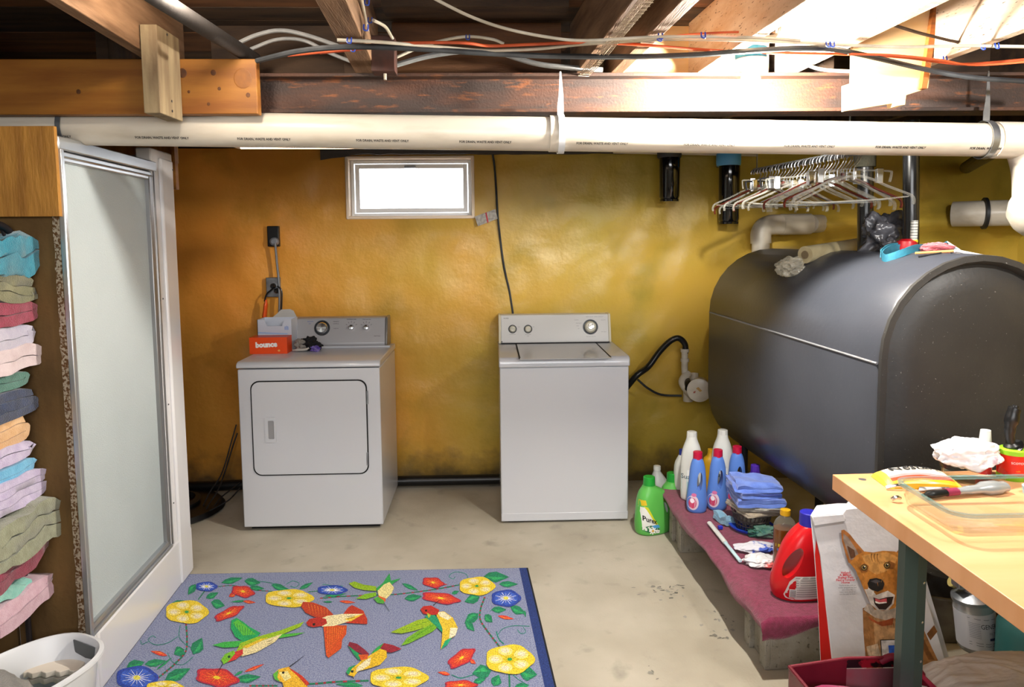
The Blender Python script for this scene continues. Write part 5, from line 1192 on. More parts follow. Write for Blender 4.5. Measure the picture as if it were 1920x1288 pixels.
# small bottles behind
q1, _ = bottle('cleaner_bottle', 'small white bottle with dark blue cap behind the tall white one', [(0, .035, .03, 0), (.01, .04, .034, 0), (.12, .04, .034, 0), (.17, .02, .02, 0), (.18, .014, .014, 0)], whiteb, mt('dark_blue_cap', '#1c2f8a', .4), (.178, .016, .03, 0))
place(q1, on_z(1281, 918, TOPZ) + Vector((0, .03, 0)), 0)
ylw = mt('yellow_plastic', '#d3a21a', .4)
q2, _ = bottle('cleaner_bottle', 'yellow bottle glimpsed between the two tall white ones', [(0, .035, .03, 0), (.01, .04, .034, 0), (.15, .04, .034, 0), (.18, .02, .02, 0), (.2, .014, .014, 0)], ylw, ylw, (.198, .016, .02, 0))
place(q2, on_z(1331, 925, TOPZ) + Vector((.02, .06, 0)), 0)
prp = mt('purple_cap', '#4a2a9a', .35)
q3, _ = bottle('softener_bottle', 'bottle with a purple cap behind the blue cloth stack', [(0, .04, .03, 0), (.01, .045, .034, 0), (.13, .045, .034, 0), (.165, .025, .022, 0), (.18, .02, .02, 0)], prp, prp, (.178, .022, .03, 0))
place(q3, on_z(1420, 962, TOPZ) + Vector((.02, .09, .0)), 0)
# big green jug with label
grn = mt('green_jug_plastic', '#58b04c', .3, col2='#63ba58', vs=3); gcap = mt('green_cap', '#1f9a35', .35)
js = [(0, .085, .052, 0), (.012, .098, .060, 0), (.06, .102, .063, 0), (.12, .098, .062, 0), (.18, .088, .057, -.004), (.22, .070, .048, -.010), (.24, .045, .038, -.02), (.25, .034, .034, -.025), (.255, .033, .033, -.025)]
j1, mj = bottle('detergent_jug', 'big green detergent jug standing on the floor by the washer', js, grn, gcap, (.252, .031, .048, -.025), hole=(.048, .150, .014, .05, -16), group='green detergent jugs')
a = Art(mj, 3)
a.poly([(-.094, .19), (-.070, .19), (-.066, .165), (-.094, .16)], '#d8b81c'); a.poly([(-.095, .155), (-.078, .155), (-.045, .105), (-.012, .048), (-.012, .02), (-.088, .035)], '#e4e6e2')
a.poly([(-.080, .16), (-.062, .155), (-.035, .10), (.002, .045), (-.014, .046), (-.045, .10)], '#cfd024'); a.poly([(-.090, .05), (-.05, .06), (-.02, .055), (.004, .03), (.0, .0125), (-.05, .018), (-.088, .032)], '#156b3c')
a.poly([(-.045, .058), (-.01, .062), (.004, .045), (-.03, .042)], '#4aa0d8')
for k in range(8): a.blob(-.038 + .013 * math.cos(k * .785), .030 + .013 * math.sin(k * .785), .008, .004, '#f2f2ee', rot=k * 45, n=10)
a.blob(-.038, .03, .006, .006, '#e0a81c', n=10); a.poly([(-.022, .035), (.002, .03), (.0, .014), (-.02, .016)], '#eceee8'); a.build('label', j1)
lettering('Purex', .036, lambda u, v, l: mj(u - .054, v + .088 - .33 * u, 34), label_ink, j1, bold=.0008, sx=.82)
lettering('24', .012, lambda u, v, l: mj(u - .010, v + .024, 34), grey_ink, j1)
j2 = copy_tree(j1); j2['label'] = 'green detergent jug half hidden behind the concrete block'
p = on_z(1228, 1003, 0); place(j1, p + Vector((.0, .05, 0)), 20)
p = on_z(1290, 985, 0); place(j2, Vector((.985, 3.67, 0)), 5)
q4, _ = bottle('bleach_bottle', 'translucent white bottle with white cap behind the green jug', [(0, .05, .045, 0), (.01, .06, .05, 0), (.15, .06, .05, 0), (.22, .045, .04, -.01), (.27, .02, .02, -.02), (.285, .018, .018, -.02)], mt('milky_plastic', '#b7b9b8', .3), whiteb, (.28, .02, .022, -.02))
place(q4, on_z(1248, 990, 0) + Vector((.0, .12, 0)), 0)
# brown liquid bottle
amber = mt('brown_liquid', '#6d3d14', .12, coat=.5); clearp = clear_mat('clear_plastic', '#b8b4a8', .18, .8)
q5, m5 = bottle('cleaner_bottle', 'clear bottle of brown cleaner with a yellow cap on the towel', [(0, .038, .03, 0), (.01, .043, .033, 0), (.17, .043, .033, 0)], amber, ylw, (.222, .020, .022, 0))
MB().loft([[Vector(q) + Vector((0, 0, z_)) for q in sup(rx, ry, 2.4, 32)] for z_, rx, ry in ((.168, .0432, .0332), (.18, .043, .033), (.20, .034, .028), (.213, .02, .02), (.225, .017, .017))]).build('shoulder', clearp, q5)
a = Art(m5, 3); a.poly([(-.042, .015), (.042, .015), (.042, .115), (-.042, .115)], '#17191f'); a.poly([(-.04, .10), (.0, .105), (.0, .113), (-.04, .113)], '#c9b422'); a.poly([(-.036, .085), (.01, .088), (.01, .097), (-.036, .094)], '#3a78c8')
for k in range(6): a.poly([(-.035, .02 + .010 * k), (.03, .02 + .010 * k), (.03, .0235 + .010 * k), (-.035, .0235 + .010 * k)], '#b9bcc0')
a.build('label', q5); place(q5, on_z(1472, 1074, TOPZ) + Vector((.01, .035, 0)), -5)
# red jug
redp = mt('red_jug_plastic', '#c2141c', .28); bcap = mt('blue_cap', '#2a2aa8', .35)
rs = [(0, .085, .05, .01), (.012, .10, .058, .01), (.06, .105, .062, .01), (.12, .095, .06, .015), (.19, .078, .055, .022), (.235, .06, .047, .032), (.26, .042, .038, .038), (.268, .034, .034, .04)]
j3, mr_ = bottle('detergent_jug', 'red detergent jug with blue cap at the near end of the bench', rs, redp, bcap, (.264, .034, .052, .04), hole=(-.036, .145, .022, .062, 28))
a = Art(mr_, 3); a.poly([(-.062, .018), (-.068, .03), (-.05, .08), (-.03, .10), (.085, .10), (.085, .015), (-.04, .012)], '#d6d3d0')
for k in range(9): a.poly([(-.045 if k > 2 else -.005, .094 - .0085 * k if k < 3 else .088 - .0085 * k)] + [(.08, .094 - .0085 * k if k < 3 else .088 - .0085 * k), (.08, .0915 - .0085 * k if k < 3 else .0855 - .0085 * k), (-.045 if k > 2 else -.005, .0915 - .0085 * k if k < 3 else .0855 - .0085 * k)] if False else [(-.03 + .0 * k, .094 - .0085 * k), (.08, .094 - .0085 * k), (.08, .0915 - .0085 * k), (-.03, .0915 - .0085 * k)], '#8c8a88')
a.poly([(-.05, .02), (-.026, .02), (-.026, .052), (-.05, .052)], '#e3e1de')
for k in range(7): a.poly([(-.048, .0225 + .004 * k), (-.028, .0225 + .004 * k), (-.028, .0245 + .004 * k), (-.048, .0245 + .004 * k)], '#3a3a3c')
a.build('label', j3); place(j3, on_z(1500, 1130, TOPZ) + Vector((.01, .055, 0)), 0)
lettering('Tide', .03, lambda u, v, l: mr_(u + .06, v + .2, 6), white_ink, j3)

# ================================================================== CLOTHS AND SMALL THINGS ON THE BENCH
wb = thing('wire_basket', 'small round basket with blue foot under the stacked blue cloths', 'basket', on_z(1405, 1000, TOPZ))
wc = wb.location + Vector((.03, .055, 0))
MB().lathe([(0, 0), (.07, 0), (.095, .008), (.10, .018), (.094, .018), (.07, .01), (0, .008)], 32, wc).build('foot', mt('royal_blue_plastic', '#1d3fb0', .35), wb)
mb = MB(); 
for k in range(30):
    t = 2 * math.pi * k / 30; mb.tube([wc + Vector((.065 * math.cos(t), .065 * math.sin(t), .01)), wc + Vector((.088 * math.cos(t + .15), .088 * math.sin(t + .15), .085))], .0025, 5)
for z_, r_ in ((.03, .073), (.055, .08), (.085, .089)): mb.tube([wc + Vector((r_ * math.cos(2 * math.pi * k / 32), r_ * math.sin(2 * math.pi * k / 32), z_)) for k in range(33)], .003, 5)
mb.build('wire_wall', mt('dark_wicker', '#4a4240', .6), wb)
crumple('rag_pile', mt('grey_rags', '#8f8a80', .9, col2='#6d675e', vs=40), wc + Vector((0, 0, .055)), (.062, .062, .045), .2, 6, 2, 'grey and beige rags filling the small basket', 'cloth', smooth=60)
ctop = wc.z + .088
beige = terry('beige_cotton', '#b6a68e', '#8f877c', vs=30); bluec = terry('cornflower_microfibre', '#5674cb', '#6a89dc', vs=30, bump=.5)
def fcloth(mat, z_, L, W, H, lay, yaw, dx, dy, lab, seed, **k): return folded('cloth', mat, (wc.x + dx, wc.y + dy, z_), L, W, H, lay, yaw=yaw, seed=seed, label=lab, cat='cloth', group='folded cloths on the small basket', **k)
fcloth(beige, ctop, .20, .18, .022, 2, -78, .01, 0, 'beige folded cloth lowest in the stack on the basket', 3, amp=.5)
fcloth(terry('grey_cotton', '#8b8a84', '#a9a69c', vs=30), ctop + .02, .20, .19, .022, 2, -100, .02, .0, 'grey folded cloth under the blue ones', 4, amp=.5)
fcloth(bluec, ctop + .042, .24, .19, .040, 2, -95, .01, 0, 'thick blue cloth, lowest of the blue ones', 5, amp=.3)
fcloth(bluec, ctop + .080, .22, .18, .030, 2, -85, .0, 0, 'blue cloth in the middle of the blue stack', 6, amp=.35)
fcloth(bluec, ctop + .108, .22, .18, .034, 2, -97, .0, 0, 'blue cloth topmost on the stack', 8, amp=.5)
p = on_z(1355, 980, TOPZ); folded('cloth', terry('pale_blue_terry', '#6f9fbd', '#86b2cc'), (p.x, p.y, TOPZ), .075, .09, .04, 2, yaw=-70, seed=11, label='small pale blue rolled cloth beside the blue-footed basket', cat='cloth', amp=.4)
p = on_z(1350, 992, TOPZ); MB().box(p.x - .008, p.x + .012, p.y - .006, p.y + .01, TOPZ, TOPZ + .015).build('clip', mt('royal_clip', '#2433b8', .4), label='tiny blue clip on the maroon towel', cat='clip', bevel=.002)
q0, q1_ = on_z(1330, 980, TOPZ + .012), on_z(1388, 1052, TOPZ + .012); mid = (q0 + q1_) / 2
wand = thing('white_wand', 'long white plastic wand lying along the edge of the maroon towel', 'wand', mid)
MB().tube([q0, q0 + (q1_ - q0) * .55], .011, 12, flat=.7).build('handle', whiteb, wand); MB().tube([q0 + (q1_ - q0) * .55, q1_], .008, 12, flat=.7).build('tip', mt('pale_aqua_plastic', '#b8d6de', .4), wand)
crumple('bottle_pack', mt('green_clear_plastic', '#3f8a74', .1, trans=.6, ior=1.2, col2='#9fc4b8', vs=12), on_z(1432, 1008, TOPZ) + Vector((.01, .02, .02)), (.07, .04, .025), .25, 6, 7, 'crumpled green clear plastic pack beside the brown bottle', 'pack')
crumple('white_packet', mt('white_packet_print', '#d3d3dc', .25, col2='#4a62c0', vs=14, lo=.5, hi=.56), on_z(1420, 1036, TOPZ) + Vector((.0, .02, .015)), (.085, .04, .018), .2, 6, 9, 'flat white and blue packet behind the foil packet', 'packet')
crumple('foil_packet', mt('foil_packet_print', '#dcdadd', .22, col2='#c85a5a', vs=12, lo=.56, hi=.62), on_z(1425, 1062, TOPZ) + Vector((.01, .02, .016)), (.07, .045, .020), .25, 6, 12, 'crumpled white foil packet with red print on the maroon towel', 'packet')
# ================================================================== DOG FOOD BAG, TUB, CANISTER AND NEAR THINGS
BD = Vector((0, .14, .66)).normalized(); BN = Vector((0, -BD.z, BD.y)); BO = Vector((0, 2.085, 0))
def bagp(x_, y_, l=0, lift=.0): return on_plane(x_, y_, BO + BN * 0, BN) + BN * (lift + l * 5e-5)
bagm = mt('white_bag_paper', '#cfced2', .38, col2='#c2c1c6', vs=5, bump=.9, bs=14)
redm = mt('red_bag_side', '#b81a14', .4, bump=.5, bs=14)
dg = thing('pet_food_bag', 'white pet food bag with a brown dog picture leaning on the bench end', 'bag', bagp(1650, 1330))
outl = [(1519, 966), (1560, 962), (1578, 962), (1583, 955), (1625, 950), (1663, 975), (1700, 996), (1713, 1045), (1738, 1130), (1765, 1220), (1800, 1345), (1545, 1345), (1538, 1240), (1533, 1130), (1526, 1040)]
MB().prism([bagp(x_, y_) for x_, y_ in outl], Vector((.06, .085, 0))).build('body', bagm, dg, bevel=.012, smooth=40)
rs_ = [(1527, 1040), (1533, 1130), (1538, 1240), (1545, 1345), (1576, 1345), (1561, 1235), (1549, 1130), (1537, 1040), (1530, 1000)]
MB().prism([bagp(x_, y_, 0, .004) for x_, y_ in rs_], Vector((.06, .08, 0))).build('red_gusset', redm, dg, smooth=40)
fr_ = [(1519, 966), (1560, 962), (1578, 962), (1583, 955), (1625, 950), (1663, 975), (1700, 996), (1713, 1045), (1738, 1130), (1765, 1220), (1800, 1345), (1572, 1345), (1558, 1235), (1546, 1130), (1536, 1040)]
MB().prism([bagp(x_, y_, 0, .008) for x_, y_ in fr_], -BN * .008).build('front_sheet', bagm, dg, bevel=.003, smooth=40)
q = [(1519, 968), (1578, 963), (1582, 975), (1522, 984)]
MB().prism([bagp(x_, y_, 0, .016) for x_, y_ in q], -BN * .008).build('top_fold', bagm, dg, bevel=.002)
DA = Art(lambda u, v, l: bagp(1400 + u / 3.7, 940 + v / 3.7, l, .0088))
def D(p, c): DA.poly(p, c)
D([(795, 735), (800, 900), (815, 1080), (850, 1500), (1440, 1500), (1400, 1250), (1310, 1085), (1260, 980), (1225, 900), (1170, 790), (1110, 700), (1050, 640), (900, 700)], '#9a6a3c')
D([(870, 800), (1000, 780), (1050, 900), (1060, 1100), (1000, 1300), (900, 1300), (880, 1000)], '#b98f62'); D([(1100, 720), (1180, 850), (1240, 1000), (1290, 1090), (1250, 1090), (1180, 950), (1110, 820)], '#7a4c22')
D([(1000, 1050), (1100, 1000), (1190, 1060), (1180, 1250), (1050, 1300)], '#c9b8a0'); D([(820, 1000), (900, 980), (920, 1080), (850, 1150)], '#c9b498')
D([(800, 745), (880, 800), (960, 820), (1080, 790), (1060, 700), (900, 720), (830, 700)], '#c9bcae'); D([(830, 790), (900, 830), (950, 820), (1010, 800), (1000, 850), (930, 860), (850, 820)], '#a5502a')
for k in range(120):
    x_, y_ = random.uniform(830, 1180), random.uniform(830, 1290); DA.line([(x_, y_), (x_ + random.uniform(-8, 12), y_ + 34)], 2.6, random.choice(['#8a5a2e', '#a97a48', '#6f4520', '#b98a58']), 1.5, 0)
D([(640, 195), (660, 190), (700, 222), (745, 280), (800, 342), (770, 400), (740, 430), (690, 418), (668, 350), (645, 270)], '#9c6232'); D([(655, 215), (690, 245), (740, 320), (760, 360), (730, 400), (700, 395), (678, 330), (655, 260)], '#8a7a70'); D([(680, 300), (730, 330), (740, 380), (705, 390)], '#5a3a28')
D([(1150, 250), (1170, 250), (1165, 330), (1130, 400), (1080, 400), (1020, 345), (1060, 300), (1110, 265)], '#9c6232'); D([(1130, 275), (1150, 280), (1140, 350), (1100, 380), (1060, 340)], '#8a7a70')
D([(700, 420), (745, 365), (800, 340), (860, 347), (930, 335), (1010, 340), (1070, 370), (1110, 430), (1090, 500), (1075, 580), (1050, 660), (1010, 730), (930, 750), (870, 740), (830, 680), (800, 610), (770, 540), (740, 470)], '#b0722f')
D([(780, 370), (860, 350), (960, 345), (1030, 380), (1000, 450), (940, 480), (880, 500), (830, 470)], '#c08a4a'); D([(760, 450), (800, 420), (830, 440), (820, 480), (780, 490)], '#8a5526'); D([(930, 430), (970, 405), (1010, 420), (1000, 460), (950, 460)], '#8a5526')
for x_ in (850, 870, 890): DA.line([(x_, 355), (x_ - 3, 380), (x_ + 5, 410)], 6, '#5a3818', 2)
D([(800, 600), (850, 600), (880, 640), (960, 610), (1010, 640), (1000, 700), (960, 745), (890, 745), (840, 700)], '#d2cac4'); D([(830, 560), (870, 590), (860, 640), (820, 620)], '#e2dcd6')
for x_, y_ in ((797, 450), (955, 435)):
    DA.blob(x_, y_, 23, 22, '#3a2818', n=18); DA.blob(x_, y_, 17, 17, '#8a7440', n=16); DA.blob(x_, y_, 10, 10, '#101010', n=14); DA.blob(x_ + 4, y_ - 6, 4, 4, '#f2f2f2', n=8)
D([(820, 560), (835, 530), (880, 522), (925, 535), (938, 565), (925, 600), (890, 617), (850, 605), (828, 590)], '#1c1a1c'); D([(840, 545), (880, 532), (915, 545), (880, 560)], '#4a464a')
D([(860, 655), (900, 668), (950, 655), (1000, 650), (985, 700), (945, 740), (900, 738), (868, 700)], '#2a1a18'); D([(868, 662), (905, 672), (952, 662), (955, 690), (915, 700), (880, 690)], '#c4525a'); D([(872, 680), (900, 690), (950, 686), (952, 694), (900, 700), (875, 694)], '#e6e2de')
for k in range(40):
    x_, y_ = random.uniform(745, 1040), random.uniform(390, 560); DA.line([(x_, y_), (x_ + random.uniform(-10, 10), y_ + 26)], 3.2, random.choice(['#c48f50', '#8a5a28', '#a36a30']), 1, 0)
D([(905, 945), (1110, 940), (1145, 1115), (1170, 1240), (925, 1260)], '#14161c'); D([(911, 951), (1105, 946), (1138, 1113), (1162, 1233), (930, 1252)], '#b9b7b8'); D([(960, 985), (1075, 980), (1090, 1055), (968, 1062)], '#1f4fb0')
D([(1225, 905), (1275, 845), (1298, 890), (1250, 950)], '#6f4520'); D([(1118, 462), (1140, 460), (1142, 472), (1118, 474)], '#77757a')
for k in range(5): D([(1120, 480 + 9 * k), (1150, 479 + 9 * k), (1150, 483 + 9 * k), (1120, 484 + 9 * k)], '#a9a7ab')
DA.build('printed_dog', dg, PRINT_FUR)
ux = Vector((1, 0, 0))
def bagtext(t, u, v, s, m, **k): lettering(t, s, plane_map(bagp(1400 + u / 3.7, 940 + v / 3.7, 0, .013), ux, BD), m, dg, **k)
for k, t in enumerate(('Helped', 'A Million', 'Shelter Pets', 'Find a Forever', 'Home')): bagtext(t, 672, 487 + 17 * k, .0105, red_ink, bold=.0002)
for k, t in enumerate(('Thanks to you and our', 'shelter program we feed', 'pets every day', 'Learn more about us', 'and the pets we love')): bagtext(t, 685, 575 + 15 * k, .006, grey_ink)
bagtext("Hill's", 1040, 1095, .060, label_ink, bold=.001); bagtext('SCIENCE DIET', 1045, 1160, .018, label_ink)
# round galvanised tub under the tank
tc_ = Vector((1.76, 2.72, 0))
MB().lathe([(0, .0), (.19, 0), (.20, .01), (.235, .185), (.245, .19), (.245, .197), (.228, .195), (.19, .015), (0, .012)], 48, tc_).build('round_tub', mt('stained_galvanised', '#77726a', .6, metal=.4, col2='#4f463c', vs=9), label='stained grey round tub on the floor under the oil tank', cat='tub')
# oil filter canister with copper pipe
cbt, cbb = on_y(1824, 1122, 2.2), on_y(1833, 1212, 2.2); cr = abs(on_y(1863, 1170, 2.2).x - on_y(1797, 1170, 2.2).x) / 2
oc = thing('oil_filter', 'silver oil filter canister with printed label hanging below the table edge', 'filter', cbb)
ctilt = (cbt - cbb).normalized(); hh_ = (cbt - cbb).length
MB().lathe([(0, 0), (cr * .9, .001), (cr, .010), (cr, hh_ * .9), (cr * .96, hh_), (0, hh_)], 36, cbb, ctilt).build('canister', mt('silver_canister', '#b9bbbd', .25, metal=.6), oc)
MB().lathe([(cr * 1.003, .02), (cr * 1.004, hh_ * .84), (cr * .99, hh_ * .84), (cr * .99, .02)], 36, cbb, ctilt).build('label_band', mt('label_paper', '#b9bac0', .45), oc)
MB().lathe([(0, 0), (cr * 1.05, 0), (cr * 1.05, .012), (cr * .8, .022), (cr * .45, .03), (cr * .42, .045), (0, .045)], 32, cbt, ctilt).build('lid', galv, oc)
tp = cbt + ctilt * .05
MB().prism([tp + Vector((-.055, -.022, -.008)), tp + Vector((.055, -.022, -.008)), tp + Vector((.055, .022, -.008)), tp + Vector((-.055, .022, -.008))], (0, 0, .03)).build('head', galv, oc, bevel=.004)
def can_map(z0_):
    return lambda u, v, l: cbb + ctilt * (z0_ + v) + Vector((math.sin(u / cr), -math.cos(u / cr), 0)) * (cr + .0016)
lettering('GENERAL', .022, lambda u, v, l: can_map(hh_ * .60)(u + .018, v, l), label_ink, oc, sx=.8); lettering('FILTERS', .012, lambda u, v, l: can_map(hh_ * .46)(u + .025, v, l), grey_ink, oc)
a = Art(lambda u, v, l: can_map(0)(u, v, l), 3)
a.poly([(.005, hh_ * .32), (.05, hh_ * .32), (.05, hh_ * .37), (.005, hh_ * .37)], '#2a3054')
for z_ in (.25, .2, .74): a.poly([(-.055, hh_ * z_), (.055, hh_ * z_), (.055, hh_ * z_ + .0015), (-.055, hh_ * z_ + .0015)], '#50525c')
for k in range(9): a.poly([(-.052, hh_ * (.36 + .036 * k)), (-.02, hh_ * (.36 + .036 * k)), (-.02, hh_ * (.36 + .036 * k) + .0014), (-.052, hh_ * (.36 + .036 * k) + .0014)], '#6a6c78')
a.build('label_print', oc)
copper = mt('copper', '#8a5a38', .35, metal=.85, col2='#6b4028', vs=30); brass = mt('brass', '#a8843a', .35, metal=.9)
MB().tube([on_y(1850, 1133, 2.2), on_y(1862, 1138, 2.2), on_y(1874, 1148, 2.2), on_y(1876, 1165, 2.2), on_y(1872, 1195, 2.2)], .016, 14, 5).build('copper_elbow', copper, oc)
MB().tube([on_y(1872, 1190, 2.2), on_y(1871, 1204, 2.2)], .021, 8).build('brass_nut', brass, oc); MB().tube([on_y(1871, 1203, 2.2), on_y(1868, 1232, 2.2), on_y(1868, 1330, 2.2)], .007, 10).build('copper_tube', copper, oc)
vv = thing('tank_valve', 'brass valve with wrapped tape under the tank end', 'valve', on_y(1800, 1100, 2.26))
MB().tube([on_y(1795, 1085, 2.32), on_y(1800, 1095, 2.27), on_y(1812, 1112, 2.22), on_y(1826, 1120, 2.2)], .016, 12, 4).build('body', brass, vv); MB().tube([on_y(1783, 1090, 2.25), on_y(1803, 1098, 2.25)], .017, 12).build('grip', mt('yellowed_tape', '#9a8a50', .7), vv)
MB().tube([on_y(1795, 1085, 2.36), on_y(1795, 1060, 2.40)], .014, 10).build('inlet', darkmetal, vv)
# teal gas cylinder
gc = Vector((on_y(1884, 1180, 2.05).x + .118, 2.05, 0)); zt = on_y(1890, 1160, 2.05).z
gy = thing('gas_cylinder', 'teal green gas cylinder standing behind the copper pipe', 'cylinder', gc)
MB().lathe([(0, .02), (.09, .02), (.115, .05), (.118, .10), (.118, zt - .04), (.10, zt), (.06, zt + .02), (0, zt + .025)], 36, gc).build('body', mt('teal_enamel', '#1f4a48', .35), gy)
MB().lathe([(.085, 0), (.09, 0), (.09, .05), (.085, .05)], 30, gc).build('foot_ring', mt('teal_enamel_foot', '#1b3f3e', .4), gy)
mb = MB(); mb.lathe([(.07, zt + .01), (.075, zt + .01), (.075, zt + .07), (.07, zt + .07)], 30, gc); mb.build('collar', mt('teal_enamel_collar', '#3f6a66', .4), gy)
MB().lathe([(0, 0), (.015, 0), (.015, .04), (.02, .045), (.02, .06), (0, .06)], 14, gc + Vector((0, 0, zt + .02))).build('valve', brass, gy)
# maroon tote
to = thing('tote_bag', 'open maroon tote bag holding pink cloth below the table leg', 'bag', (.95, 1.65, 0))
tl, tm_, tr_ = on_y(1480, 1250, 1.78), on_y(1588, 1234, 1.79), on_y(1692, 1232, 1.80)
fl, frr = Vector((tl.x + .03, 1.42, .40)), Vector((tr_.x + .02, 1.42, .40))
glossred = mt('glossy_maroon', '#5a0f1f', .22, col2='#6f1626', vs=8, bump=.4, bs=20); band = mt('dark_pattern_band', '#180a0e', .3, col2='#8a1424', vs=30, lo=.5, hi=.56); blush = mt('blush_film', '#7d5f66', .25, col2='#94404e', vs=9)
def panel4(a_, b_, c_, d_, nm, m_): return MB().prism([a_, b_, c_, d_], Vector((0, .004, 0))).build(nm, m_, to, smooth=0)
def dn(v_, z_): return Vector((v_.x, v_.y, z_))
panel4(tl, tm_, dn(tm_, .0), dn(tl, .0), 'back_panel', glossred)
panel4(tm_, tr_, dn(tr_, tr_.z - .028), dn(tm_, tm_.z - .028), 'printed_band', band)
panel4(dn(tm_, tm_.z - .032), dn(tr_, tr_.z - .032), dn(tr_, 0), dn(tm_, 0), 'back_panel', blush)
for a_, b_ in ((tl, fl), (tr_, frr)): MB().prism([a_, b_, dn(b_, 0), dn(a_, 0)], Vector((.004, 0, 0))).build('side_panel', glossred, to, smooth=0)
panel4(fl, frr, dn(frr, 0), dn(fl, 0), 'front_panel', glossred)
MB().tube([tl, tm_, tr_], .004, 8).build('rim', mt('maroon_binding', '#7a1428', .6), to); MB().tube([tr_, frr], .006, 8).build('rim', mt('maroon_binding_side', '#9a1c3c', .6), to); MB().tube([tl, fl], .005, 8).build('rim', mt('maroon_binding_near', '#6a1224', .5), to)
MB().tube([tr_ + Vector((-.06, 0, -.01)), tr_ + Vector((-.03, -.01, .008)), tr_ + Vector((.01, -.03, .0)), tr_ + Vector((.03, -.08, -.05)), tr_ + Vector((.035, -.12, -.14))], .010, 10, 4).build('strap', mt('maroon_strap', '#7d1230', .6), to)
folded('pink_cloth', terry('magenta_cloth', '#a02a5c', '#8f2450', vs=10, bump=.3), ((tl.x + tr_.x) / 2 + .0, 1.60, .30), .30, .25, .075, 2, yaw=-90, seed=21, label='magenta pink cloth folded inside the maroon tote bag', cat='cloth', amp=.25)
MB().box(tl.x + .03, tr_.x - .03, 1.46, 1.75, .01, .298).build('cardboard_box', mt('plain_cardboard', '#7a6248', .9), label='plain box filling the maroon tote under the pink cloth', cat='box')
# grey bin with a patterned pillow
bin_ = thing('storage_bin', 'grey plastic bin beside the tote under the embroidered pillow', 'bin', (1.41, 1.62, 0))
bz = .31
mb = MB(); ring = lambda w, h_, z_: [(p[0] + 1.41, p[1] + 1.62, z_) for p in rrect(w, h_, .04)]
mb.loft([ring(.48, .30, 0), ring(.52, .34, bz - .01), ring(.55, .37, bz - .008), ring(.55, .37, bz), ring(.515, .335, bz), ring(.475, .295, .01)]); mb.build('tub', mt('grey_bin_plastic', '#8a908e', .4), bin_)
pw = mt('embroidered_linen', '#cbc4bb', .9, col2='#b8afa5', vs=9, bump=1., bs=22, bstretch=(1, 3, 1))
def pil(u, v):
    th_, ph = 2 * math.pi * u, math.pi * (v - .5); n_ = .55
    f = lambda c_: math.copysign(abs(c_) ** n_, c_)
    x_, y_, z_ = f(math.cos(th_)) * math.cos(ph) ** .6, f(math.sin(th_)) * math.cos(ph) ** .6, math.sin(ph)
    p = Vector((1.40 + .31 * x_, 1.62 + .22 * y_, .365 + .065 * z_))
    return p + Vector((0, 0, .010 * nz(p, 9, 4) + .004 * abs(math.sin(28 * p.x + 9 * nz(p, 7, 1))) ** 6 + .003 * abs(math.sin(34 * p.y + 11 * nz(p, 8, 5))) ** 6))
MB().grid(pil, 260, 120).build('pillow', pw, label='grey beige pillow with raised embroidery lying on the grey bin', cat='pillow', smooth=80)

# ================================================================== THINGS ON THE TABLE
# candy bag
cb = thing('candy_bag', 'yellow and red candy bag lying flat on the table', 'bag', on_z(1710, 893, TZ + .0))
K = [on_z(1640, 897, TZ + .006), on_z(1672, 886, TZ + .026), on_z(1762, 878, TZ + .028), on_z(1782, 893, TZ + .012), on_z(1775, 905, TZ + .012), on_z(1655, 912, TZ + .006)]
def candy(u, v):
    p = Vector((1.068 + .20 * u + .01 * v, 1.845 + .105 * v - .02 * u, TZ + .001))
    e = (math.sin(math.pi * u) ** .4) * (math.sin(math.pi * v) ** .35) * (.75 + .5 * v)
    return p + Vector((0, 0, .036 * e + .004 * nz((u * 5, v * 5, 2)) * e))
mb = MB(); nu, nv = 40, 24
vs = [candy(i / nu, j / nv) for j in range(nv + 1) for i in range(nu + 1)]
for j in range(nv):
    for i in range(nu):
        v_ = j / nv + .25 * (i / nu - .5) * 0; u_ = i / nu
        c_ = '#e8d24a' if u_ < .09 or u_ > .92 else ('#e0a318' if v_ < .14 else '#d4421a' if v_ < .26 else '#d98a8a' if v_ < .34 else '#e6dcc8' if v_ < .9 else '#e8cf5a')
        b0 = j * (nu + 1) + i; mb.add([vs[b0], vs[b0 + 1], vs[b0 + nu + 2], vs[b0 + nu + 1]], [(0, 1, 2, 3)], c_)
mb.build('wrapper', print_mat('candy_print', .28, .06, sp_scale=30.), cb, smooth=60)
lettering('Nestart', .042, lambda u, v, l: candy(.50 + u / .20, .65 + v / .105) + Vector((0, 0, .002)), label_ink, cb, bold=.0006)
# glass dish
gd = thing('glass_dish', 'clear glass baking dish with rounded corners on the table edge', 'dish', (1.22, 1.62, TZ))
glass = clear_mat('clear_glass', '#dfeeea', .02, .7, .03, glassy=True)
gx0, gx1, gy0, gy1 = 1.025, 1.42, 1.50, 1.76
def gr(ins, z_, r_): return [(p[0] + (gx0 + gx1) / 2, p[1] + (gy0 + gy1) / 2, z_) for p in rrect(gx1 - gx0 - 2 * ins, gy1 - gy0 - 2 * ins, r_, 6)]
MB().loft([gr(.03, TZ + .001, .03), gr(.018, TZ + .008, .038), gr(.006, TZ + .052, .045), gr(.0, TZ + .056, .05), gr(.0, TZ + .062, .05), gr(.008, TZ + .062, .044), gr(.011, TZ + .054, .04), gr(.023, TZ + .012, .034), gr(.034, TZ + .007, .028)]).build('bowl', glass, gd, smooth=60)
MB().loft([gr(-.002, TZ + .056, .051), gr(-.002, TZ + .0635, .051), gr(.009, TZ + .0635, .043), gr(.009, TZ + .056, .043), gr(-.002, TZ + .056, .051)], caps=False).build('rim', clear_mat('green_glass_edge', '#6f948f', .3, .9, .05), gd, smooth=60)
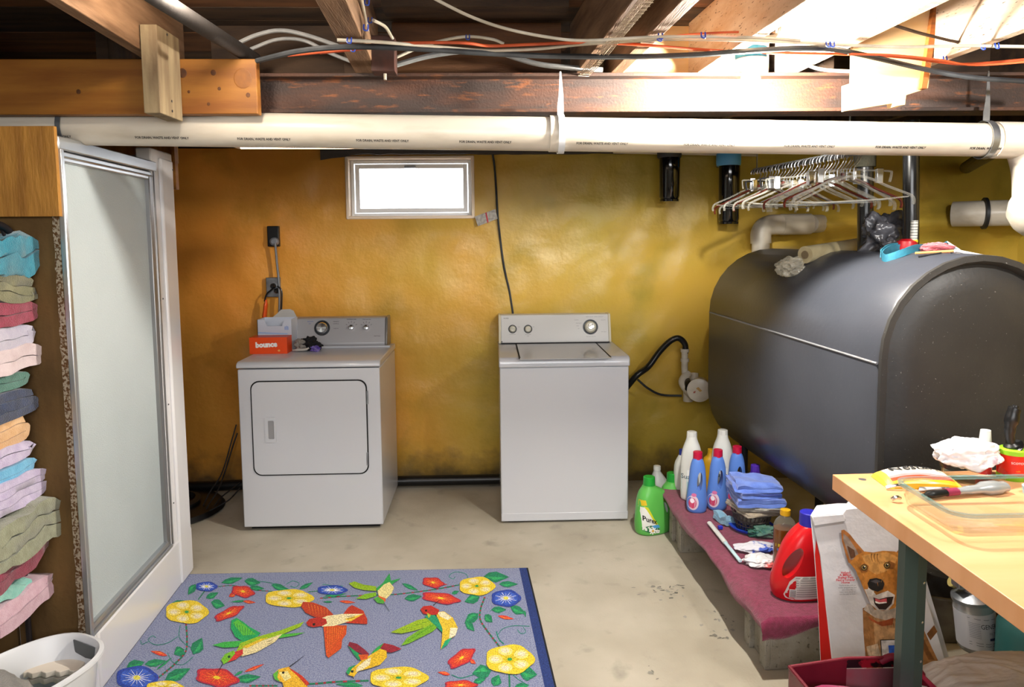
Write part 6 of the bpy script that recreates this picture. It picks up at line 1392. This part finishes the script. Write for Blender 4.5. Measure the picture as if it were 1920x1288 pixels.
# tools behind the dish
q0, q1_ = on_z(1730, 928, TZ + .012), on_z(1880, 912, TZ + .014)
tg_ = thing('tape_cutter', 'silver grey hand tool with a black tip behind the glass dish', 'tool', (q0 + q1_) / 2)
dd = (q1_ - q0)
MB().tube([q0 + dd * .0, q0 + dd * .12, q0 + dd * .30], [.006, .014, .012], 12, 3, flat=.7).build('tip', blackp, tg_)
MB().tube([q0 + dd * .28, q0 + dd * .45, q0 + dd * .62, q0 + dd * .85, q0 + dd * 1.02], [.012, .013, .016, .026, .020], 14, 3, flat=.65).build('handle', mt('silver_plastic', '#a8aaac', .25, metal=.4), tg_)
MB().tube([q0 + dd * .28, q0 + dd * .42], .0135, 14, flat=.72).build('pink_band', mt('pink_band', '#8f2a4a', .4), tg_)
for (a_, b_, c_), lab in ((((1688, 934), (1672, 936), .010), 'pair of dark steel tips poking from under the glass dish'), (((1700, 912), (1661, 914), .009), 'curved silver handle under the candy bag edge')):
    MB().tube([on_z(*a_, TZ + c_), on_z((a_[0] + b_[0]) / 2, a_[1] - 2, TZ + c_ + .004), on_z(*b_, TZ + c_ - .003)], .005, 8, 3).build('scissors' if 'tips' in lab else 'spoon', chrome, label=lab, cat='tool')
MB().prism([on_z(1725, 908, TZ + .003), on_z(1790, 902, TZ + .003), on_z(1790, 915, TZ + .003), on_z(1722, 922, TZ + .003)], (0, 0, .004)).build('grey_bag', mt('grey_print_film', '#a9acb4', .4, col2='#55585f', vs=40, lo=.5, hi=.55), label='grey printed packet lying between candy bag and glass dish', cat='packet', bevel=.001)
# plastic-wrapped bundle in a glass bowl
pc = on_z(1832, 905, TZ)
MB().lathe([(0, .0), (.05, 0), (.075, .012), (.082, .035), (.079, .035), (.07, .014), (0, .006)], 32, pc + Vector((0, .02, 0))).build('glass_bowl', glass, label='small clear glass bowl under the wrapped plastic bundle', cat='bowl')
crumple('plastic_bundle', mt('crinkled_film', '#dfe0e6', .15, col2='#b58a9a', vs=16, lo=.6, hi=.68, col3='#6d77a8', vs3=22, lo3=.64, hi3=.7), pc + Vector((-.012, .025, .075)), (.088, .05, .042), .22, 6, 14, 'crinkled clear plastic bundle with printed film on the table', 'bundle')
# lint roller
lc = on_z(1906, 903, TZ); lc = Vector((lc.x + .008, lc.y + .03, TZ))
lr = thing('lint_roller', 'standing lint roller with black handle and red label', 'lint roller', lc)
MB().lathe([(0, 0), (.036, 0), (.037, .003), (.037, .016), (0, .016)], 28, lc).build('end_ring', mt('lime_plastic', '#7ab51d', .4), lr)
MB().lathe([(0, .016), (.0365, .016), (.0365, .072), (0, .072)], 28, lc).build('label_sleeve', mt('red_label', '#cf2413', .35), lr); MB().lathe([(0, .072), (.037, .072), (.037, .084), (.033, .087), (0, .087)], 28, lc).build('end_ring', mt('lime_plastic_top', '#8cc224', .4), lr)
MB().tube([lc + Vector((0, 0, .086)), lc + Vector((-.006, 0, .095)), lc + Vector((-.012, 0, .125)), lc + Vector((-.010, 0, .16)), lc + Vector((-.004, 0, .19)), lc + Vector((.002, 0, .207))], [.030, .020, .012, .014, .018, .016, .008], 16, 4).build('handle', blackp, lr)
lm = lambda z_: (lambda u, v, l: lc + Vector((math.sin(u / .0365 - .25) * .0372, -math.cos(u / .0365 - .25) * .0372, z_ + v)))
lettering('SCOTCH', .0085, lm(.052), white_ink, lr); lettering('refill', .006, lm(.030), mt('yellow_ink', '#d6b23a', .5), lr)
sb = thing('spray_bottle', 'small red and white bottle behind the lint roller', 'bottle', lc + Vector((-.045, .05, 0)))
MB().lathe([(0, 0), (.02, 0), (.02, .09), (0, .09)], 20, sb.location).build('body', mt('red_can', '#b8161c', .3), sb); MB().lathe([(0, .09), (.016, .09), (.013, .125), (0, .125)], 20, sb.location).build('cap', whiteb, sb)
jc = on_z(1924, 925, TZ)
jr = thing('small_jar', 'small jar with pale printed label at the table side', 'jar', jc)
MB().lathe([(0, 0), (.018, 0), (.02, .02), (.016, .024), (0, .024)], 20, jc + Vector((.012, 0, 0))).build('body', mt('pale_jar_label', '#b9d2d6', .4, col2='#5a9ab0', vs=60), jr); MB().lathe([(0, .024), (.014, .024), (.012, .036), (0, .036)], 20, jc + Vector((.012, 0, 0))).build('lid', mt('dark_red_lid', '#5a1420', .4), jr)

# ================================================================== THINGS ON THE DRYER
bz_ = .9155
f0, f1 = on_z(468, 664, bz_), on_z(537, 664, bz_)
ob_ = thing('dryer_sheet_box', 'orange dryer sheet box lying on the dryer top', 'box', (f0 + f1) / 2)
bx1 = f1.x; ht = on_y(470, 633, f0.y).z
MB().box(f0.x, bx1, f0.y, f0.y + .10, bz_, ht).build('carton', mt('orange_carton', '#e8490a', .4), ob_, bevel=.001, smooth=0)
lettering('bounce', .040, plane_map(((f0.x + bx1) / 2 - .01, f0.y - .0008, (bz_ + ht) / 2 + .005), (1, 0, .04), (0, 0, 1)), white_ink, ob_, bold=.0025)
a = Art(plane_map((bx1 - .045, f0.y - .0006, bz_ + .018), (1, 0, 0), (0, 0, 1))); a.blob(0, 0, .007, .006, '#e8a050', n=10); a.build('emblem', ob_)
wx0, wx1 = on_y(482, 620, f0.y + .10).x, on_y(549, 620, f0.y + .10).x; wzt = on_y(482, 599, f0.y + .12).z; wzb = bz_
cx_ = thing('white_carton', 'open white and blue carton standing behind the orange box', 'box', ((wx0 + wx1) / 2, f0.y + .2, bz_))
ya, yb = f0.y + .105, f0.y + .235
wc_ = mt('white_carton_board', '#c5cbd8', .6); 
poly = [(wx0, ya, wzb), (wx1 - .012, ya, wzb), (wx1 - .012, ya, wzt), (wx1 - .045, ya, wzt), (wx1 - .062, ya, wzt - .038), (wx0 + .055, ya, wzt - .038), (wx0 + .04, ya, wzt), (wx0, ya, wzt)]
MB().prism(poly, (0, .003, 0)).build('front_panel', wc_, cx_, smooth=0)
mb = MB(); mb.box(wx0, wx0 + .003, ya, yb, wzb, wzt); mb.box(wx1 - .012, wx1 - .009, ya, yb, wzb, wzt); mb.box(wx0, wx1 - .009, yb, yb + .003, wzb, wzt); mb.box(wx0, wx1 - .009, ya, yb, wzb, wzb + .003); mb.build('walls', wc_, cx_, smooth=0)
MB().prism([(wx0 + .05, yb, wzt), (wx1 - .012, yb, wzt), (wx1 - .03, yb + .004, wzt + .036), (wx1 - .05, yb + .004, wzt + .046), (wx0 + .1, yb + .004, wzt + .044), (wx0 + .075, yb + .002, wzt + .02)], (0, .003, 0)).build('lid_flap', mt('grey_board', '#b5b2ae', .8), cx_, smooth=0)
a = Art(plane_map((wx0, ya - .0006, wzb), (1, 0, 0), (0, 0, 1))); W_ = wx1 - .012 - wx0; H_ = wzt - wzb
a.poly([(.003, H_ - .078), (W_ * .9, H_ - .085), (W_ * .9, H_ - .080), (.003, H_ - .071)], '#8fb4e4'); a.poly([(.003, H_ - .095), (W_ * .98, H_ - .095), (W_ * .98, H_ - .091), (.003, H_ - .091)], '#5a87d4')
for k in range(3): a.poly([(W_ * .82 + .008 * k, H_ - .06), (W_ * .82 + .004 + .008 * k, H_ - .06), (W_ * .82 + .004 + .008 * k, H_ - .04 + .006 * (k % 2)), (W_ * .82 + .008 * k, H_ - .04)], '#6a92d8')
a.build('carton_print', cx_)
sc = on_z(572, 660, bz_)
crumple('dark_sock', mt('black_knit', '#17171a', .9, bump=.5, bs=200), (sc.x + .015, sc.y + .06, bz_ + .03), (.055, .045, .04), .45, 6, 31, 'black crumpled sock beside the orange box on the dryer', 'sock', flat_z=bz_, smooth=70)
crumple('grey_sock', mt('grey_knit', '#8a857e', .9, bump=.5, bs=200), (sc.x - .035, sc.y + .05, bz_ + .035), (.035, .04, .034), .35, 6, 33, 'pale grey sock slumped on the black sock', 'sock', flat_z=bz_, smooth=70)
MB().tube([(sc.x - .07, sc.y + .01, bz_ + .010), (sc.x - .04, sc.y, bz_ + .013), (sc.x, sc.y + .004, bz_ + .014), (sc.x + .02, sc.y + .01, bz_ + .022)], [.006, .009, .009, .006], 10, 5, flat=.8).build('white_sock', mt('white_knit', '#bdb9b2', .9), label='small white sock lying in front of the black one', cat='sock')
crumple('purple_cloth', mt('purple_knit', '#4a2f96', .9, col2='#8a7ab8', vs=60), (sc.x + .055, sc.y + .015, bz_ + .016), (.028, .022, .018), .35, 6, 35, 'purple and white scrap of cloth near the dryer dials', 'cloth', flat_z=bz_, smooth=60)

# ================================================================== HANGERS
clear_h = clear_mat('clear_hanger_plastic', '#cfccc2', .20, 1.); wire_h = mt('hanger_wire', '#9a9ca0', .3, metal=.85); red_h = mt('brown_hanger_plastic', '#5f2418', .3); blk_h = mt('black_hanger_flock', '#18181c', .5)
rodo = MB().tube([(1.367, 2.62, 1.848), (1.335, 3.62, 1.868)], .009, 14).build('hanger_rod', darkmetal, label='dark rod carrying the clothes hangers behind the drain pipe', cat='rod', origin=(1.35, 3.1, 1.86))
for k, (x_, y_, z_) in enumerate(((1.364, 2.70, 1.85), (1.337, 3.56, 1.867))): MB().tube([(x_, y_, z_ - .012), (x_ - .008, y_, z_), (x_, y_, z_ + .012), (x_, y_, 2.12)], .003, 6).build('wire_loop', galv, rodo)
def hook(par, m, r_=.0022, drop=.1):
    pts = [(-.022, 0, -.016)] + [(.026 * math.cos(R(a_)), 0, .026 * math.sin(R(a_)) - .014) for a_ in (190, 160, 130, 100, 70, 40, 10, -20)] + [(.015, 0, -.038), (.003, 0, -.052), (0, 0, -.065), (0, 0, -drop)]
    MB().tube([Vector(p) + Vector((0, 0, -.0)) for p in pts], r_, 8, 3).build('hook', m, par)
def arms(sp=.218, dz=.095, top=-.085, drop_end=.022):
    L_ = [(0, 0, top), (.03, 0, top - .004), (.07, 0, top - .018), (.12, 0, top - .044), (.175, 0, top - .068), (sp - .008, 0, top - dz + .01), (sp, 0, top - dz - drop_end * .4), (sp - .003, 0, top - dz - drop_end)]
    return [(-x_, y_, z_) for x_, y_, z_ in L_[::-1]][:-1] + L_
def mk_clear(lab, m=clear_h, bar=True):
    h = thing('clothes_hanger', lab, 'hanger', (0, 0, 0), 'hangers on the rod')
    hook(h, wire_h)
    MB().tube(arms(), .0088, 8, 3, flat=.5).build('arms', m, h)
    MB().tube([(0, 0, -.070), (0, 0, -.10)], .010, 8).build('neck', m, h)
    if bar: MB().tube([(-.20, 0, -.172), (-.1, 0, -.178), (.1, 0, -.178), (.20, 0, -.172)], .003, 6).build('bar', m, h)
    return h
def mk_wire(lab):
    h = thing('clothes_hanger', lab, 'hanger', (0, 0, 0), 'hangers on the rod')
    hook(h, wire_h)
    MB().tube([(0, 0, -.082), (.05, 0, -.10), (.20, 0, -.165), (.205, 0, -.175), (.19, 0, -.18), (0, 0, -.182), (-.19, 0, -.18), (-.205, 0, -.175), (-.20, 0, -.165), (-.05, 0, -.10), (0, 0, -.082)], .0016, 6).build('frame', wire_h, h)
    return h
def mk_skirt(lab, m=clear_h, cm_=chrome):
    h = thing('clothes_hanger', lab, 'hanger', (0, 0, 0), 'hangers on the rod')
    hook(h, wire_h, drop=.07)
    MB().tube([(-.15, 0, -.105), (-.155, 0, -.075), (-.145, 0, -.065), (-.05, 0, -.062), (0, 0, -.058), (.05, 0, -.062), (.145, 0, -.065), (.155, 0, -.075), (.15, 0, -.105)], .007, 8, 3, flat=.5).build('bar', m, h)
    for x_ in (-.11, .11): MB().box(x_ - .012, x_ + .012, -.009, .009, -.11, -.055).build('clip', cm_, h, bevel=.002)
    return h
protos = {'c': mk_clear('p'), 'w': mk_wire('p'), 's': mk_skirt('p'), 'r': mk_clear('p', red_h, False), 'k': mk_skirt('p', blk_h, chrome), 'n': mk_clear('p', clear_h, False)}
first = {k: True for k in protos}
lab_of = {'c': 'clear plastic hanger with a bottom bar', 'w': 'wire hanger', 's': 'clear skirt hanger with metal clips', 'r': 'brown plastic hanger', 'k': 'black clip hanger', 'n': 'clear barless plastic hanger'}
seq = 'csnrcwsncnrcwnscknwcrnskwcnwrc'
ordn = {}
count = {k: seq.count(k) for k in protos}
names_ = ['nearest the camera', 'second', 'third', 'fourth', 'fifth', 'sixth', 'seventh', 'eighth', 'ninth']
for i, kd in enumerate(seq):
    t = i / (len(seq) - 1)
    h = protos[kd] if first[kd] else copy_tree(protos[kd]); first[kd] = False
    ordn[kd] = ordn.get(kd, 0) + 1
    y_ = 2.665 + .90 * t ** 1.15; x_ = 1.366 - .032 * (y_ - 2.62); z_ = 1.848 + .02 * (y_ - 2.62) + .002
    h.location = (x_, y_, z_)
    h.rotation_euler = (random.uniform(-.03, .03), random.uniform(-.05, .05), random.uniform(-.28, .28) if i > 1 else -.06)
    k_ = ordn[kd]
    h['label'] = lab_of[kd] + (' first on the rod, closest to the drain pipe' if k_ == 1 else ' at the wall end of the rod' if k_ == count[kd] else ', %s of its kind along the rod' % names_[k_ - 1])

# ================================================================== THINGS ON THE TANK
tealc = mt('teal_band_cloth', '#23657a', .7, col2='#2f7d94', vs=20, bump=.3, bs=80)
tcl = thing('teal_cloth', 'teal folded cloth looped on top of the tank', 'cloth', on_y(1700, 490, 2.78))
def ribbon(pts, w, m, nm, par, th=.004):
    P = spline(pts, 6); n_ = len(P); rings = []
    for i, p in enumerate(P):
        d = (P[min(i + 1, n_ - 1)] - P[max(i - 1, 0)]); d.z = 0; d.normalize() if d.length > 1e-6 else None
        q = Vector((-d.y, d.x, 0)) * th / 2
        rings.append([p + q, p - q, p - q + Vector((0, 0, w)), p + q + Vector((0, 0, w))])
    return MB().loft(rings).build(nm, m, par, smooth=50)
def tk_z(x_, y_):   # height of the tank's top under a point
    p = Vector((x_, y_, 0)) - TO; s_ = p.dot(tn) - TR
    return TZ1 - TR + math.sqrt(max(0, TR * TR - s_ * s_))
def on_tank(px_, py_, Y, lift=0): p = on_y(px_, py_, Y); return Vector((p.x, p.y, tk_z(p.x, p.y) + lift))
L1 = [on_tank(1760, 480, 2.66, .01), on_tank(1720, 480, 2.60, .004), on_tank(1690, 490, 2.58, .0), on_tank(1662, 495, 2.60, -.002), on_tank(1654, 490, 2.66, .0), on_tank(1670, 485, 2.74, .0), on_tank(1700, 480, 2.78, .004), on_tank(1740, 470, 2.80, .02), on_tank(1772, 465, 2.78, .03)]
ribbon(L1, .028, tealc, 'loop', tcl)
L2 = [p + Vector((0, .012, .004)) for p in L1[4:]]; ribbon(L2, .030, tealc, 'loop', tcl)
wsheet = mt('pale_blue_sheet', '#a9bcc2', .6)
A1, A2, A3, A4 = on_tank(1770, 450, 2.78, .062), on_tank(1776, 450, 2.66, .060), on_tank(1836, 475, 2.55, .006), on_tank(1826, 475, 2.66, .006)
MB().prism([A1, A2, A3, A4], (0, 0, .006)).build('folded_sheet', wsheet, tcl, smooth=0)
MB().prism([A1 + Vector((-.10, .02, -.045)), A2 + Vector((-.10, -.0, -.045)), A2, A1], (0, 0, .006)).build('folded_sheet', tealc, tcl, smooth=0)
MB().prism([A2 + Vector((-.03, -.01, -.02)), A2 + Vector((.0, -.02, -.03)), on_tank(1822, 475, 2.50, .004), on_tank(1800, 475, 2.56, .004)], (0, 0, .005)).build('folded_sheet', mt('white_sheet', '#d2d0cc', .7), tcl, smooth=0)
pk = on_tank(1755, 475, 2.60, .018); crumple('pink_cloth', terry('salmon_cloth', '#c25a62', '#b03a48', vs=14), pk, (.065, .04, .022), .25, 5, 41, 'pink and red cloth crumpled under the pale sheet on the tank', 'cloth')
s0, s1 = on_tank(1716, 480, 2.52, .012), on_tank(1800, 480, 2.48, .012)
MB().tube([s0, s1], .0045, 8).build('wooden_stick', mt('tan_stick', '#cf9a5a', .6), label='thin tan wooden stick lying on top of the tank', cat='stick')
s0, s1 = on_tank(1790, 480, 2.47, .010), on_tank(1862, 480, 2.44, .010)
MB().tube([s0, s1], .010, 8, flat=.6).build('paper_roll', mt('white_paper', '#cfd0d2', .6), label='flattened white paper roll near the tank rim', cat='paper')
MB().tube([on_tank(1722, 480, 2.48, .004), on_tank(1765, 480, 2.46, .004)], .003, 6).build('dark_stick', blackp, label='thin dark rod in front of the tan stick on the tank', cat='rod')
# grey plastic bag, roll and clear bag
gbm = mt('grey_bag_film', '#3a3a3e', .25, col2='#5a5a60', vs=14, spec=.6)
crumple('grey_plastic_bag', gbm, on_tank(1660, 450, 3.0, .075), (.10, .085, .095), .35, 6, 51, 'dark grey crumpled plastic bag between the two black pipes', 'bag')
crumple('grey_plastic_bag', gbm, on_tank(1672, 450, 2.86, .02), (.05, .035, .03), .35, 6, 53, 'small dark grey plastic wad in front of the crumpled bag', 'bag')
r0, r1 = on_tank(1510, 460, 3.10, .045), on_tank(1608, 455, 3.28, .045)
pr_ = thing('paper_roll', 'long cream paper roll lying on the back of the tank', 'roll', r0)
mb = MB(); ax = (r1 - r0); mb.lathe([(.014, 0), (.038, 0), (.038, ax.length), (.014, ax.length)], 28, r0, ax); mb.build('roll', mt('cream_paper', '#b3a684', .5, col2='#a39572', vs=20), pr_)
MB().lathe([(.012, -.002), (.018, -.002), (.018, .03), (.012, .03)], 20, r0, ax).build('core', mt('cardboard_core', '#6f5f46', .8), pr_)
crumple('clear_bag', clear_mat('clear_bag_film', '#c8c0ac', .35, .9, .15), on_tank(1484, 460, 3.12, .035), (.06, .05, .045), .3, 6, 57, 'crinkled clear plastic bag beside the cream paper roll', 'bag')
